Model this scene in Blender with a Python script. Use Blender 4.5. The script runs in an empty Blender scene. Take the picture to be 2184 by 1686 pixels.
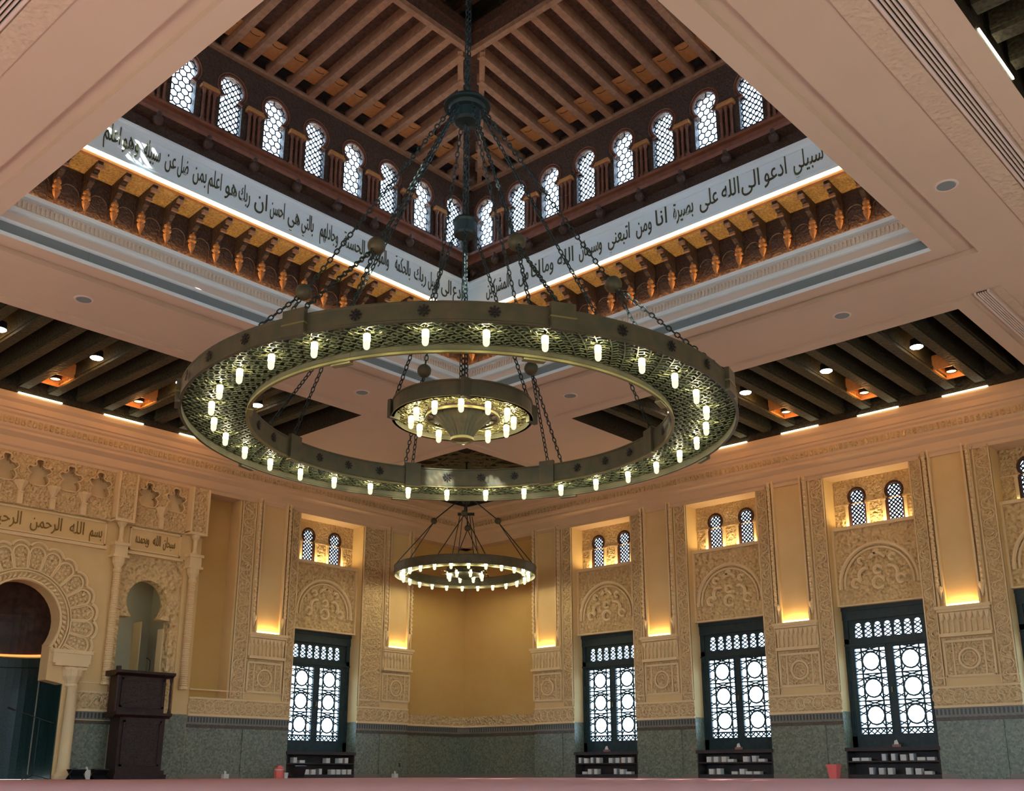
import bpy, bmesh, math, random
from mathutils import Matrix, Vector
random.seed(7)
C = bpy.context.scene.collection
pi = math.pi
sin, cos = math.sin, math.cos

# ------------------------------------------------------------------ camera
cam_d = bpy.data.cameras.new('camera')
cam = bpy.data.objects.new('camera', cam_d); C.objects.link(cam)
yaw, pit, rol, FPX = 0.7355, 0.2842, -0.0008, 2222.96
Fw = Vector((-cos(yaw)*cos(pit), -sin(yaw)*cos(pit), sin(pit)))
Rt = Fw.cross(Vector((0, 0, 1))).normalized(); Up = Rt.cross(Fw)
Rt, Up = Rt*cos(rol)+Up*sin(rol), -Rt*sin(rol)+Up*cos(rol)
mw = Matrix((( Rt.x, Up.x, -Fw.x, 23.4503), (Rt.y, Up.y, -Fw.y, 23.5101), (Rt.z, Up.z, -Fw.z, 0.14), (0, 0, 0, 1)))
cam.matrix_world = mw
cam_d.sensor_width = 36.0; cam_d.lens = FPX/2184*36.0
cam_d.shift_x = -13.0/2184; cam_d.shift_y = 154.1/2184
cam_d.clip_start = 0.02; cam_d.clip_end = 500
bpy.context.scene.camera = cam

# ------------------------------------------------------------------ world, sun, exposure
sc = bpy.context.scene
sc.view_settings.view_transform = 'Standard'
sc.view_settings.look = 'None'
sc.view_settings.gamma = 1.0
sc.view_settings.use_curve_mapping = False
sc.view_settings.exposure = 0.70
w = bpy.data.worlds.new('world'); sc.world = w; w.use_nodes = True
bg = w.node_tree.nodes['Background']
bg.inputs[0].default_value = (0.52, 0.77, 1.0, 1); bg.inputs[1].default_value = 7.5
sd = bpy.data.lights.new('sun', 'SUN'); sd.energy = 20.0; sd.angle = 0.009; sd.color = (1.0, 0.95, 0.86)
so = bpy.data.objects.new('sun', sd); C.objects.link(so)
so.rotation_euler = Vector((-1.84, -0.60, -1.75)).to_track_quat('-Z', 'Y').to_euler()
cy = sc.cycles
cy.use_denoising = True
cy.max_bounces = 7; cy.diffuse_bounces = 4; cy.glossy_bounces = 3; cy.transmission_bounces = 4; cy.transparent_max_bounces = 12
cy.caustics_reflective = False; cy.caustics_refractive = False
cy.sample_clamp_indirect = 6.0
cy.use_adaptive_sampling = True; cy.adaptive_threshold = 0.03
LAMP = 1.0

# ------------------------------------------------------------------ dimensions (metres)
M = 12.84                       # centre of the hall, both axes
O1, O2 = 7.48, 18.2             # opening of the lantern
A1, A0 = 5.03, 0.48             # coffers
B1, B2 = 8.57, 17.73
ZC = 8.34
END = 25.68
# ------------------------------------------------------------------ materials
def nmat(name, col, rough=0.7, metal=0.0, var=None, scale=8.0, bump=0.0, bscale=None, kind='noise', emis=None, estr=0.0, spec=0.3, detail=4.0):
    m = bpy.data.materials.new(name); m.use_nodes = True
    nt = m.node_tree; b = nt.nodes['Principled BSDF']
    b.inputs['Base Color'].default_value = (*col, 1); b.inputs['Roughness'].default_value = rough
    b.inputs['Metallic'].default_value = metal; b.inputs['Specular IOR Level'].default_value = spec
    tc = nt.nodes.new('ShaderNodeTexCoord')
    geo = nt.nodes.new('ShaderNodeNewGeometry')
    if var:
        n = nt.nodes.new('ShaderNodeTexNoise'); n.inputs['Scale'].default_value = scale; n.inputs['Detail'].default_value = detail
        nt.links.new(geo.outputs['Position'], n.inputs['Vector'])
        r = nt.nodes.new('ShaderNodeValToRGB'); r.color_ramp.elements[0].position = 0.35; r.color_ramp.elements[1].position = 0.65
        r.color_ramp.elements[0].color = (*col, 1); r.color_ramp.elements[1].color = (*var, 1)
        nt.links.new(n.outputs['Fac'], r.inputs['Fac']); nt.links.new(r.outputs['Color'], b.inputs['Base Color'])
    if bump:
        if kind == 'noise':
            t = nt.nodes.new('ShaderNodeTexNoise'); t.inputs['Detail'].default_value = 3; out = 'Fac'
        elif kind == 'vor':
            t = nt.nodes.new('ShaderNodeTexVoronoi'); t.feature = 'SMOOTH_F1'; out = 'Distance'
        t.inputs['Scale'].default_value = bscale or scale
        if kind == 'vor':                       # warped cells: leafy carving
            n2 = nt.nodes.new('ShaderNodeTexNoise'); n2.inputs['Scale'].default_value = (bscale or scale)*0.5
            nt.links.new(geo.outputs['Position'], n2.inputs['Vector'])
            mx = nt.nodes.new('ShaderNodeVectorMath'); mx.operation = 'MULTIPLY_ADD'
            mx.inputs[1].default_value = (0.12,)*3
            nt.links.new(n2.outputs['Color'], mx.inputs[0]); nt.links.new(geo.outputs['Position'], mx.inputs[2])
            nt.links.new(mx.outputs[0], t.inputs['Vector'])
        else:
            nt.links.new(geo.outputs['Position'], t.inputs['Vector'])
        bp = nt.nodes.new('ShaderNodeBump'); bp.inputs['Strength'].default_value = 1.0; bp.inputs['Distance'].default_value = bump
        nt.links.new(t.outputs[out], bp.inputs['Height']); nt.links.new(bp.outputs['Normal'], b.inputs['Normal'])
    if emis:
        b.inputs['Emission Color'].default_value = (*emis, 1); b.inputs['Emission Strength'].default_value = estr
    return m
def emat(name, col, s):
    m = bpy.data.materials.new(name); m.use_nodes = True; nt = m.node_tree
    for n in list(nt.nodes): nt.nodes.remove(n)
    e = nt.nodes.new('ShaderNodeEmission'); e.inputs[0].default_value = (*col, 1); e.inputs[1].default_value = s
    o = nt.nodes.new('ShaderNodeOutputMaterial'); nt.links.new(e.outputs[0], o.inputs[0]); return m
def gmat(name, col, tr=0.85):
    m = bpy.data.materials.new(name); m.use_nodes = True; nt = m.node_tree
    for n in list(nt.nodes): nt.nodes.remove(n)
    t = nt.nodes.new('ShaderNodeBsdfTransparent'); t.inputs[0].default_value = (*col, 1)
    g = nt.nodes.new('ShaderNodeBsdfGlossy'); g.inputs['Roughness'].default_value = 0.15
    mx = nt.nodes.new('ShaderNodeMixShader'); mx.inputs[0].default_value = 1-tr
    o = nt.nodes.new('ShaderNodeOutputMaterial')
    nt.links.new(t.outputs[0], mx.inputs[1]); nt.links.new(g.outputs[0], mx.inputs[2]); nt.links.new(mx.outputs[0], o.inputs[0]); return m
MT = {
 'stucco': nmat('stucco', (.66, .47, .21), .8, var=(.70, .51, .24), scale=1.5),
 'carved': nmat('shaded_carved_stucco', (.58, .41, .18), .85, var=(.72, .53, .27), scale=16, bump=.12, bscale=10, kind='vor'),  # same stucco as the relief, darkened to paint in crevice shade
 'carved_fine': nmat('shaded_fine_carved_stucco', (.58, .41, .19), .85, var=(.71, .53, .28), scale=24, bump=.09, bscale=16, kind='vor'),  # crevice shade painted into the base colour here too
 'relief': nmat('lightened_relief_stucco', (.74, .57, .31), .8, bump=.008, bscale=30),  # same stucco, lightened so raised carving stands out from its painted shade
 'yellow': nmat('ochre_plaster', (.54, .34, .105), .8, var=(.58, .38, .13), scale=.8),
 'ceil': nmat('ceiling_paint', (.60, .48, .365), .75, var=(.63, .51, .39), scale=.5),
 'cornice': nmat('cornice_paint', (.64, .46, .28), .75, var=(.68, .49, .30), scale=.7),
 'ceilcarve': nmat('carved_ceiling_border', (.58, .47, .35), .85, var=(.64, .52, .39), scale=14, bump=.02, bscale=14, kind='vor'),
 'white': nmat('white_plaster', (.76, .88, .94), .6),
 'vent': nmat('grey_diffuser', (.20, .25, .27), .5),
 'pinkw': nmat('pale_pink_plaster', (.72, .62, .55), .7),
 'carvew': nmat('carved_pale_plaster', (.72, .64, .56), .8, bump=.02, bscale=20, kind='vor'),
 'wood': nmat('dark_carved_wood', (.045, .028, .022), .5, var=(.085, .050, .036), scale=20, bump=.015, bscale=22, kind='vor'),
 'woodred': nmat('red_brown_wood', (.17, .065, .042), .45, var=(.23, .092, .052), scale=6),
 'rafter': nmat('rafter_wood', (.26, .14, .085), .5, var=(.35, .20, .125), scale=9, bump=.006, bscale=25),
 'rafterdark': nmat('rafter_ceiling_boards', (.06, .035, .025), .6, var=(.12, .06, .04), scale=15, bump=.01, bscale=20, kind='vor'),
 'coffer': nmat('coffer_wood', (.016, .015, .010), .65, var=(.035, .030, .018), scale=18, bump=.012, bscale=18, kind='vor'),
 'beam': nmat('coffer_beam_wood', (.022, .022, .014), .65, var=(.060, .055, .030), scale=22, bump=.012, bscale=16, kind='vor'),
 'dull': nmat('tarnished_strapwork', (.085, .075, .038), .6, var=(.13, .11, .05), scale=8),
 'gold': nmat('gilded_carving', (.40, .24, .07), .5, var=(.66, .46, .17), scale=24, bump=.02, bscale=26, kind='vor'),
 'cor': nmat('amber_wood', (.36, .14, .045), .4, var=(.50, .24, .08), scale=30),
 'orange': nmat('orange_wood', (.44, .19, .065), .5, var=(.50, .24, .085), scale=12),
 'bronze': nmat('patinated_bronze', (.075, .080, .050), .5, .4, var=(.11, .095, .055), scale=5),
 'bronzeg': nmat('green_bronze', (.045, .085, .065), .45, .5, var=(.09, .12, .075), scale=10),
 'plate': nmat('blackened_cover_plate', (.010, .018, .012), .9),
 'filigree': nmat('bronze_filigree', (.11, .13, .07), .5, .4),
 'brass': nmat('brass', (.24, .22, .09), .45, .6),
 'chain': nmat('dark_chain', (.030, .048, .048), .45, .5),
 'tube': gmat('lamp_glass', (.95, .97, .82), .75),
 'pane': gmat('window_glass', (.97, .98, 1.0), .93),
 'winwood': nmat('dark_window_wood', (.012, .028, .032), .4, var=(.020, .040, .042), scale=9),
 'shelf': nmat('dark_shelf_wood', (.030, .030, .030), .5, var=(.05, .035, .03), scale=6),
 'lead': nmat('window_lattice', (.030, .030, .045), .5),
 'kframe': nmat('dark_brown_frame', (.05, .018, .012), .5),
 'minbar': nmat('mahogany', (.020, .009, .007), .4, var=(.034, .014, .010), scale=10, bump=.006, bscale=30, kind='vor'),
 'minbar_p': nmat('mahogany_panel', (.040, .024, .018), .5, var=(.016, .010, .008), scale=30, bump=.015, bscale=28, kind='vor'),
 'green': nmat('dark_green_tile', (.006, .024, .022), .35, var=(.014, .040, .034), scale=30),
 'apse': nmat('dark_apse_dome', (.035, .022, .016), .5, var=(.07, .04, .025), scale=6),
 'grey': nmat('grey_green_plaster', (.42, .40, .28), .8),
 'ink': nmat('dark_lettering', (.07, .075, .04), .5),
 'goldink': nmat('gold_lettering', (.22, .14, .03), .4, .2),
 'pink': nmat('coral_plastic', (.80, .17, .14), .4),
 'rosebox': nmat('dusty_rose_card', (.30, .14, .12), .6),
 'paper': nmat('book_cover', (.62, .62, .55), .6),
 'paperd': nmat('dark_book_cover', (.30, .34, .33), .6),
 'black': nmat('black_metal', (.012, .012, .014), .4),
 'carpet': nmat('pink_carpet', (.56, .30, .30), .95, var=(.60, .33, .33), scale=40, bump=.004, bscale=150),
 'ground': nmat('outdoor_paving', (.45, .42, .36), .9),
 'e_lamp': emat('lamp_light', (1.0, .88, .58), 42*LAMP),
 'e_glass': emat('lamp_glass_glow', (1.0, .93, .55), .9),
 'e_ledge': emat('ledge_light', (1.0, .62, .20), 9*LAMP),
 'e_cove': emat('cove_light', (1.0, .88, .58), 5*LAMP),
 'e_band': emat('band_light', (1.0, .80, .45), 2.6*LAMP),
 'e_spot': emat('downlight_light', (1.0, .86, .75), 30*LAMP),
 'e_glow': emat('amber_downlight_light', (1.0, .42, .12), 12*LAMP),
 'e_up': emat('window_uplight_light', (1.0, .80, .42), 10*LAMP),
 'e_apse': emat('apse_cove_light', (1.0, .22, .05), 1.6*LAMP),
}
def dado_mat():
    m = nmat('green_tile_dado', (.16, .19, .15), .35, spec=.5)
    nt = m.node_tree; b = nt.nodes['Principled BSDF']; g = nt.nodes['Geometry'] if 'Geometry' in nt.nodes else nt.nodes.new('ShaderNodeNewGeometry')
    v = nt.nodes.new('ShaderNodeTexVoronoi'); v.inputs['Scale'].default_value = 22
    nt.links.new(g.outputs['Position'], v.inputs['Vector'])
    r = nt.nodes.new('ShaderNodeValToRGB')
    r.color_ramp.elements[0].color = (.072, .098, .072, 1); r.color_ramp.elements[1].color = (.23, .25, .165, 1)
    nt.links.new(v.outputs['Color'], r.inputs['Fac']); nt.links.new(r.outputs['Color'], b.inputs['Base Color']); return m
MT['dado'] = dado_mat()
MT['band'] = nmat('brown_tile_band', (.07, .055, .04), .35, var=(.11, .09, .06), scale=20)
MT['dentil'] = nmat('dark_dentil_tile', (.05, .075, .07), .35)
MT['dadof'] = nmat('grey_brown_frieze_tile', (.20, .18, .14), .4)

# ------------------------------------------------------------------ frames: (u along wall, w into room, z up)
FRAMES = {
 'L': (lambda p: (p[0], p[1], p[2]), False),
 'R': (lambda p: (p[1], p[0], p[2]), True),
 'R2': (lambda p: (2*M-p[1], p[0], p[2]), False),
 'L2': (lambda p: (p[0], 2*M-p[1], p[2]), True),
}
# vector-only versions for local meshes
FV = {
 'L': lambda p: (p[0], p[1], p[2]), 'R': lambda p: (p[1], p[0], p[2]),
 'R2': lambda p: (-p[1], p[0], p[2]), 'L2': lambda p: (p[0], -p[1], p[2])}
class MB:
    def __init__(s): s.v = []; s.f = []; s.m = []; s.cur = 0; s.mats = []
    def use(s, mat):
        if mat not in s.mats: s.mats.append(mat)
        s.cur = s.mats.index(mat); return s
    def add(s, vs, fs):
        o = len(s.v); s.v += [tuple(v) for v in vs]; s.f += [tuple(i+o for i in f) for f in fs]; s.m += [s.cur]*len(fs); return s
    def box(s, a0, a1, b0, b1, c0, c1):
        vs = [(a0,b0,c0),(a1,b0,c0),(a1,b1,c0),(a0,b1,c0),(a0,b0,c1),(a1,b0,c1),(a1,b1,c1),(a0,b1,c1)]
        return s.add(vs, [(0,3,2,1),(4,5,6,7),(0,1,5,4),(1,2,6,5),(2,3,7,6),(3,0,4,7)])
    def prism(s, poly, w0, w1):                 # polygon in (u,z), extruded along w
        n = len(poly)
        vs = [(p[0], w0, p[1]) for p in poly]+[(p[0], w1, p[1]) for p in poly]
        fs = [tuple(range(n)), tuple(range(2*n-1, n-1, -1))]+[(i, i+n, (i+1) % n+n, (i+1) % n) for i in range(n)]
        return s.add(vs, fs)
    def sweep(s, prof, u0, u1):                 # profile in (w,z), extruded along u
        n = len(prof)
        vs = [(u0, p[0], p[1]) for p in prof]+[(u1, p[0], p[1]) for p in prof]
        fs = [tuple(range(n-1, -1, -1)), tuple(range(n, 2*n))]+[(i, (i+1) % n, (i+1) % n+n, i+n) for i in range(n)]
        return s.add(vs, fs)
    def tube(s, pts, r, n=6, closed=False):
        P = [Vector(p) for p in pts]; k = len(P); vs = []; rings = []
        for i in range(k):
            if closed: d = P[(i+1) % k]-P[i-1]
            else: d = P[min(i+1, k-1)]-P[max(i-1, 0)]
            d.normalize(); a = Vector((0, 1, 0)) if abs(d.y) < .9 else Vector((1, 0, 0))
            x = d.cross(a).normalized(); y = d.cross(x)
            rr = r[i] if isinstance(r, (list, tuple)) else r
            for j in range(n): vs.append(P[i]+(x*cos(2*pi*j/n)+y*sin(2*pi*j/n))*rr)
        fs = []
        for i in range(k if closed else k-1):
            for j in range(n):
                a = i*n+j; b = i*n+(j+1) % n; c = ((i+1) % k)*n+(j+1) % n; d2 = ((i+1) % k)*n+j
                fs.append((a, b, c, d2))
        if not closed: fs += [tuple(range(n-1, -1, -1)), tuple(range((k-1)*n, k*n))]
        return s.add(vs, fs)
    def lathe(s, prof, n=16, c=(0, 0, 0), a0=0.0, a1=2*pi, closed=False):   # prof (r,z) about z axis
        full = abs(a1-a0-2*pi) < 1e-6; k = n if full else n+1; vs = []
        for i in range(k):
            a = a0+(a1-a0)*i/n
            for r, z in prof: vs.append((c[0]+r*cos(a), c[1]+r*sin(a), c[2]+z))
        q = len(prof); fs = []
        for i in range(n):
            j = (i+1) % k
            for t in range(q if closed else q-1):
                t2 = (t+1) % q
                fs.append((i*q+t, j*q+t, j*q+t2, i*q+t2))
        return s.add(vs, fs)
    def ball(s, c, r, n=8, k=6):
        return s.lathe([(max(1e-4, r*sin(pi*i/k)), -r*cos(pi*i/k)) for i in range(k+1)], n, c)
    def seg(s, p, q, wd, dp, w):                # flat bar between 2 points in (u,z), from w to w+dp
        dx, dz = q[0]-p[0], q[1]-p[1]; L = math.hypot(dx, dz) or 1e-6; nx, nz = -dz/L*wd/2, dx/L*wd/2
        return s.prism([(p[0]-nx, p[1]-nz), (q[0]-nx, q[1]-nz), (q[0]+nx, q[1]+nz), (p[0]+nx, p[1]+nz)], w, w+dp)
    def plate(s, u0, u1, z0, z1, hole, c, w0, w1, outer_sides=False):   # rectangle with a hole, seen from +w (w1 front, w0 back)
        h = sorted([(math.atan2(p[1]-c[1], p[0]-c[0]), p) for p in hole])
        def onrect(a):
            dx, dz = cos(a), sin(a); t = 1e9
            if dx > 1e-9: t = min(t, (u1-c[0])/dx)
            if dx < -1e-9: t = min(t, (u0-c[0])/dx)
            if dz > 1e-9: t = min(t, (z1-c[1])/dz)
            if dz < -1e-9: t = min(t, (z0-c[1])/dz)
            return (c[0]+dx*t, c[1]+dz*t)
        ang = [x[0] for x in h]; items = [(a, p, onrect(a)) for a, p in h]
        for q in [(u0, z0), (u1, z0), (u1, z1), (u0, z1)]:
            a = math.atan2(q[1]-c[1], q[0]-c[0])
            i = next((k for k in range(len(ang)) if ang[k] > a), 0)
            a1, p1 = h[i-1]; a2, p2 = h[i]
            # intersect ray with segment p1-p2
            d = (cos(a), sin(a)); e = (p2[0]-p1[0], p2[1]-p1[1]); den = d[0]*e[1]-d[1]*e[0]
            if abs(den) < 1e-9: hp = p1
            else:
                k2 = ((p1[0]-c[0])*d[1]-(p1[1]-c[1])*d[0])/den*1.0
                k2 = max(0, min(1, k2)); hp = (p1[0]+e[0]*k2, p1[1]+e[1]*k2)
            items.append((a, hp, q))
        items.sort(key=lambda x: x[0]); n = len(items)
        vs = []
        for a, p, q in items: vs += [(p[0], w1, p[1]), (q[0], w1, q[1]), (p[0], w0, p[1]), (q[0], w0, q[1])]
        fs = []
        for i in range(n):
            j = (i+1) % n
            fs += [(4*i, 4*j, 4*j+1, 4*i+1), (4*i+2, 4*i+3, 4*j+3, 4*j+2), (4*i, 4*i+2, 4*j+2, 4*j)]
            if outer_sides: fs.append((4*i+1, 4*j+1, 4*j+3, 4*i+3))
        return s.add(vs, fs)
    def mesh(s, name, fr=None, vec=False, smooth=False):
        flip = False; vs = s.v
        if fr:
            f, flip = FRAMES[fr]
            if vec: f = FV[fr]
            vs = [f(v) for v in vs]
        fs = [x[::-1] for x in s.f] if flip else s.f
        me = bpy.data.meshes.new(name); me.from_pydata(vs, [], fs)
        for mt in s.mats: me.materials.append(MT[mt])
        me.polygons.foreach_set('material_index', s.m)
        if smooth: me.polygons.foreach_set('use_smooth', [True]*len(s.f))
        me.update(); return me
def link(name, data, parent=None, loc=(0, 0, 0), rot=None, **props):
    o = bpy.data.objects.new(name, data); C.objects.link(o)
    if parent: o.parent = parent
    o.location = loc
    if rot: o.rotation_euler = rot
    for k, v in props.items():
        if v: o[k] = v
    return o
def thing(name, loc, label, cat, group=None): return link(name, None, None, loc, label=label, category=cat, group=group)
def build(mb, name, fr=None, parent=None, loc=(0, 0, 0), vec=False, smooth=False, **props):
    return link(name, mb.mesh(name, fr, vec, smooth), parent, loc, **props)
def st(mb, name, fr=None, **k): return build(mb, name, fr, kind='structure', **k)
def fp(fr, p): return FRAMES[fr][0](p)
def arc(cx, cz, r, a0, a1, n): return [(cx+r*cos(math.radians(a0+(a1-a0)*i/n)), cz+r*sin(math.radians(a0+(a1-a0)*i/n))) for i in range(n+1)]

# ================================================================== STRUCTURE
mb = MB().use('carpet').box(-0.6, END+.3, -0.6, END+.3, -.2, 0); st(mb, 'floor')
mb = MB().use('ground').box(-60, 90, -60, 90, -.4, -.25); st(mb, 'ground')

# ---- ceiling: soffit as a height field with coffers, border steps and the lantern opening
def zone(x, y):
    """height of the soffit at (x,y): None inside the opening"""
    if O1 < x < O2 and O1 < y < O2: return None, 'ceil'
    def cof(a, b): return (A0 < a < A1 or 2*M-A1 < a < 2*M-A0)
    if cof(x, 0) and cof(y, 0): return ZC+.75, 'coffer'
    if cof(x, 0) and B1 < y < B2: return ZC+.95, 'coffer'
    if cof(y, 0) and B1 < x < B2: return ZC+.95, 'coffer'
    d = max(O1-x, x-O2, O1-y, y-O2)
    if .30 < d < .56: return ZC+.10, 'ceil'
    def near(a0, a1, b0, b1, m): return a0-m < x < a1+m and b0-m < y < b1+m
    for (a, b) in ((A0, A1), (2*M-A1, 2*M-A0)):
        for (c, d2) in ((A0, A1), (2*M-A1, 2*M-A0)):
            if near(a, b, c, d2, .30): return ZC-.05, 'ceil'
        if near(a, b, B1, B2, .30) or near(B1, B2, a, b, .30): return ZC-.05, 'ceil'
    return ZC, 'ceil'
def cuts():
    s = {-.6, END+.6, A0, A1, 2*M-A1, 2*M-A0, B1, B2, O1, O2}
    for a in (A0, A1, 2*M-A1, 2*M-A0, B1, B2): s |= {a-.3, a+.3}
    for a in (O1, O2):
        for k in (.3, .56): s |= {a-k, a+k}
    return sorted(s)
xs = cuts(); n = len(xs)-1
cell = [[zone((xs[i]+xs[i+1])/2, (xs[j]+xs[j+1])/2) for j in range(n)] for i in range(n)]
mb = MB()
for i in range(n):
    for j in range(n):
        z, mt = cell[i][j]
        if z is None: continue
        a, b, c, d = xs[i], xs[i+1], xs[j], xs[j+1]
        mb.use(mt).add([(a, c, z), (b, c, z), (b, d, z), (a, d, z)], [(0, 3, 2, 1)])
        for di, dj in ((1, 0), (0, 1)):
            i2, j2 = i+di, j+dj
            if i2 >= n or j2 >= n: continue
            z2, mt2 = cell[i2][j2]
            if z2 is None or abs(z2-z) < 1e-6: continue
            mb.use('coffer' if 'coffer' in (mt, mt2) else 'ceil')
            if di: mb.add([(b, c, z), (b, d, z), (b, d, z2), (b, c, z2)], [(0, 1, 2, 3)])
            else: mb.add([(a, d, z), (b, d, z), (b, d, z2), (a, d, z2)], [(0, 1, 2, 3)])
for j in range(n):              # west of opening: faces on i edges handled below
    pass
ceiling = st(mb, 'ceiling')
# roof deck over everything but the lantern (keeps daylight out)
mb = MB().use('ceil')
Q = 7.15
for a, b, c, d in ((-.9, END+.9, -.9, Q), (-.9, END+.9, 2*M-Q, END+.9), (-.9, Q, Q, 2*M-Q), (2*M-Q, END+.9, Q, 2*M-Q)): mb.box(a, b, c, d, 9.5, 9.8)
st(mb, 'roof_slab')

# ---- coffer beams (parts of the ceiling), three boxes each: bearer with two edge fillets
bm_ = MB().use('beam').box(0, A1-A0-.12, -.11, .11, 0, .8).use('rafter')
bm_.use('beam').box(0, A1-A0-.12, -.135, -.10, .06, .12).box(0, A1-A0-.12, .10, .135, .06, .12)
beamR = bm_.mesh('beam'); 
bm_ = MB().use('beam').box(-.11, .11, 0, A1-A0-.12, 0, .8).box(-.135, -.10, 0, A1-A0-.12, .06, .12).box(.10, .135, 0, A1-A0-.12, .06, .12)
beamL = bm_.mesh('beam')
for k in range(14):
    t = 17.25-.66*k
    if t > B1+.1:
        link('beam', beamR, ceiling, (A0+.06, t, ZC+.10)); link('beam', beamL, ceiling, (t, A0+.06, ZC+.10))
for k in range(14):             # same coffers on the far side of the hall, seen at the top right corner
    t = 17.25-.66*k
    if t > B1+.1: link('beam', beamL, ceiling, (t, 2*M-A1+.06, ZC+.10))
# corner coffer: carved board with gilded star strapwork
cc = (A0+A1)/2
mb = MB().use('coffer').box(A0+.1, A1-.1, A0+.1, A1-.1, ZC+.55, ZC+.62); build(mb, 'carved_panel', parent=ceiling)
mb = MB().use('dull')
for rr, n8, off in ((1.9, 8, 0), (1.35, 8, 22.5), (.75, 8, 0), (.35, 8, 22.5)):
    P = [(cc+rr*cos(math.radians(off+45*i)), cc+rr*sin(math.radians(off+45*i)), ZC+.53) for i in range(8)]
    for i in range(8): mb.tube([P[i], P[(i+3) % 8]], .035, 4)
for i in range(16):
    a = math.radians(22.5*i); mb.tube([(cc+.5*cos(a), cc+.5*sin(a), ZC+.53), (cc+2.0*cos(a+.2), cc+2.0*sin(a+.2), ZC+.53)], .02, 4)
build(mb, 'star_strapwork', parent=ceiling)

# carved borders and air grilles in the broad beams
mb = MB().use('ceilcarve')
for s in (0, 1):
    for a, b in ((19.62, 19.94), (20.27, 20.58)):
        if s: mb.box(a, b, 0, END, ZC-.03, ZC+.02)
        else: mb.box(0, END, a, b, ZC-.035, ZC+.02)
st(mb, 'trim_1')
mb = MB().use('ceilcarve')
for a, b in ((18.46, 18.62),):
    mb.box(.5, 5.42, a, b, ZC-.03, ZC+.02).box(a, b, .5, 5.42, ZC-.03, ZC+.02)
st(mb, 'trim_2')
def grille(x0, x1, y, alongx, label, wd=.20, ns=4):
    t = thing('ceiling_grille', (x0, y, ZC-.05) if alongx else (y, x0, ZC-.05), label, 'air grille', 'linear air grilles in the ceiling beams')
    L = x1-x0
    def bx(m, a0, a1, b0, b1, c0, c1): return m.box(a0, a1, b0, b1, c0, c1) if alongx else m.box(b0, b1, a0, a1, c0, c1)
    build(bx(MB().use('black'), 0, L, -wd/2, wd/2, .03, .045), 'backing', parent=t)
    f = MB().use('pinkw'); bx(f, 0, L, -wd/2-.03, -wd/2+.01, 0, .05); bx(f, 0, L, wd/2-.01, wd/2+.03, 0, .05); build(f, 'frame', parent=t)
    sl = bx(MB().use('pinkw'), 0, L, -.011, .011, 0, .03).mesh('slat')
    for k in range(ns-1):
        o = -wd/2+wd*(k+1)/ns; link('slat', sl, t, (0, o, 0) if alongx else (o, 0, 0))
grille(5.6, 19.4, 20.10, True, 'long slotted air grille in the beam at the upper right')
grille(5.6, 19.4, 20.10, False, 'long slotted air grille cut off by the upper left corner')
grille(.6, 5.40, 18.28, True, 'short slotted air grille beside the right-hand dark coffer', .20, 5)
# round ceiling speakers / covers
spm = MB().use('pinkw').lathe([(.001, -.012), (.16, -.012), (.175, 0)], 20).mesh('cover_rim')
spm2 = MB().use('vent').lathe([(.001, -.018), (.12, -.018), (.135, -.012)], 20).mesh('cover')
for (x, y), lb in (((6.09, 15.98), 'above the right end of the great ring'), ((9.31, 19.13), 'in the beam at the far right, below the long grille'), ((15.95, 6.15), 'in the left-hand ceiling beam'),
                   ((9.48, 6.14), 'seen through the great ring, left of the small ring'), ((6.17, 9.47), 'seen through the great ring, right of the small ring')):
    t = thing('ceiling_speaker', (x, y, ZC), 'round grey flush ceiling cover '+lb, 'ceiling speaker', 'flush round covers in the ceiling beams')
    link('rim', spm, t); link('grille', spm2, t)

# ---- downlights in the side coffers
hm = MB().use('black').lathe([(.11, .0), (.13, .02), (.12, .16), (.001, .18)], 14).mesh('housing')
lm = MB().use('e_spot').lathe([(.001, -.01), (.11, -.008), (.13, .01)], 14).mesh('lens')
lg = MB().use('e_glow').lathe([(.001, .02), (.10, .02)], 14).mesh('lens')
bxm = MB().use('orange')
for s in (-1, 1): bxm.box(-.28, .28, s*.20-.012, s*.20+.012, .02, .34).box(s*.28-.012, s*.28+.012, -.2, .2, .02, .34)
bxm.box(-.28, .28, -.2, .2, .34, .36)
bxm.v = [(x*1.35, y*1.25, z-.03) for x, y, z in bxm.v]
bxR = bxm.mesh('amber_box')
for k, t0 in enumerate((16.30, 14.32, 12.34, 10.36)):
    nm = ('nearest the camera', 'second from the camera', 'third from the camera', 'farthest from the camera')[k]
    for fr in ('R', 'L'):
        side = 'right' if fr == 'R' else 'left'
        p = fp(fr, (t0, 3.35, ZC+.12))
        t = thing('downlight', p, f'white downlight between beams of the {side} coffer, {nm}', 'downlight', f'white downlights in the {side} coffer')
        link('housing', hm, t); link('lens', lm, t)
        pl = bpy.data.lights.new('amber', 'POINT'); pl.energy = 4*LAMP; pl.color = (1, .5, .16); pl.shadow_soft_size = .05  # added point light for warm streaks on the beams, no fitting of its own
        lo = bpy.data.objects.new('added_coffer_glow', pl); C.objects.link(lo); lo.location = fp(fr, (t0+.03, 2.75, ZC+.22))
        p = fp(fr, (t0, 1.45, ZC+.14))
        t = thing('amber_downlight', p, f'amber downlight in a glowing wooden box by the {side} wall cornice, {nm}', 'downlight', f'amber downlights along the {side} cornice')
        link('housing', hm, t); link('lens', lg, t); link('wooden_box', bxR, t, rot=(0, 0, 0 if fr == 'R' else pi/2))
        pl = bpy.data.lights.new('glow', 'POINT'); pl.energy = 9*LAMP; pl.color = (1, .45, .14); pl.shadow_soft_size = .08
        lo = bpy.data.objects.new('amber_glow', pl); C.objects.link(lo); lo.location = fp(fr, (t0, 1.45, ZC+.08))
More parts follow.
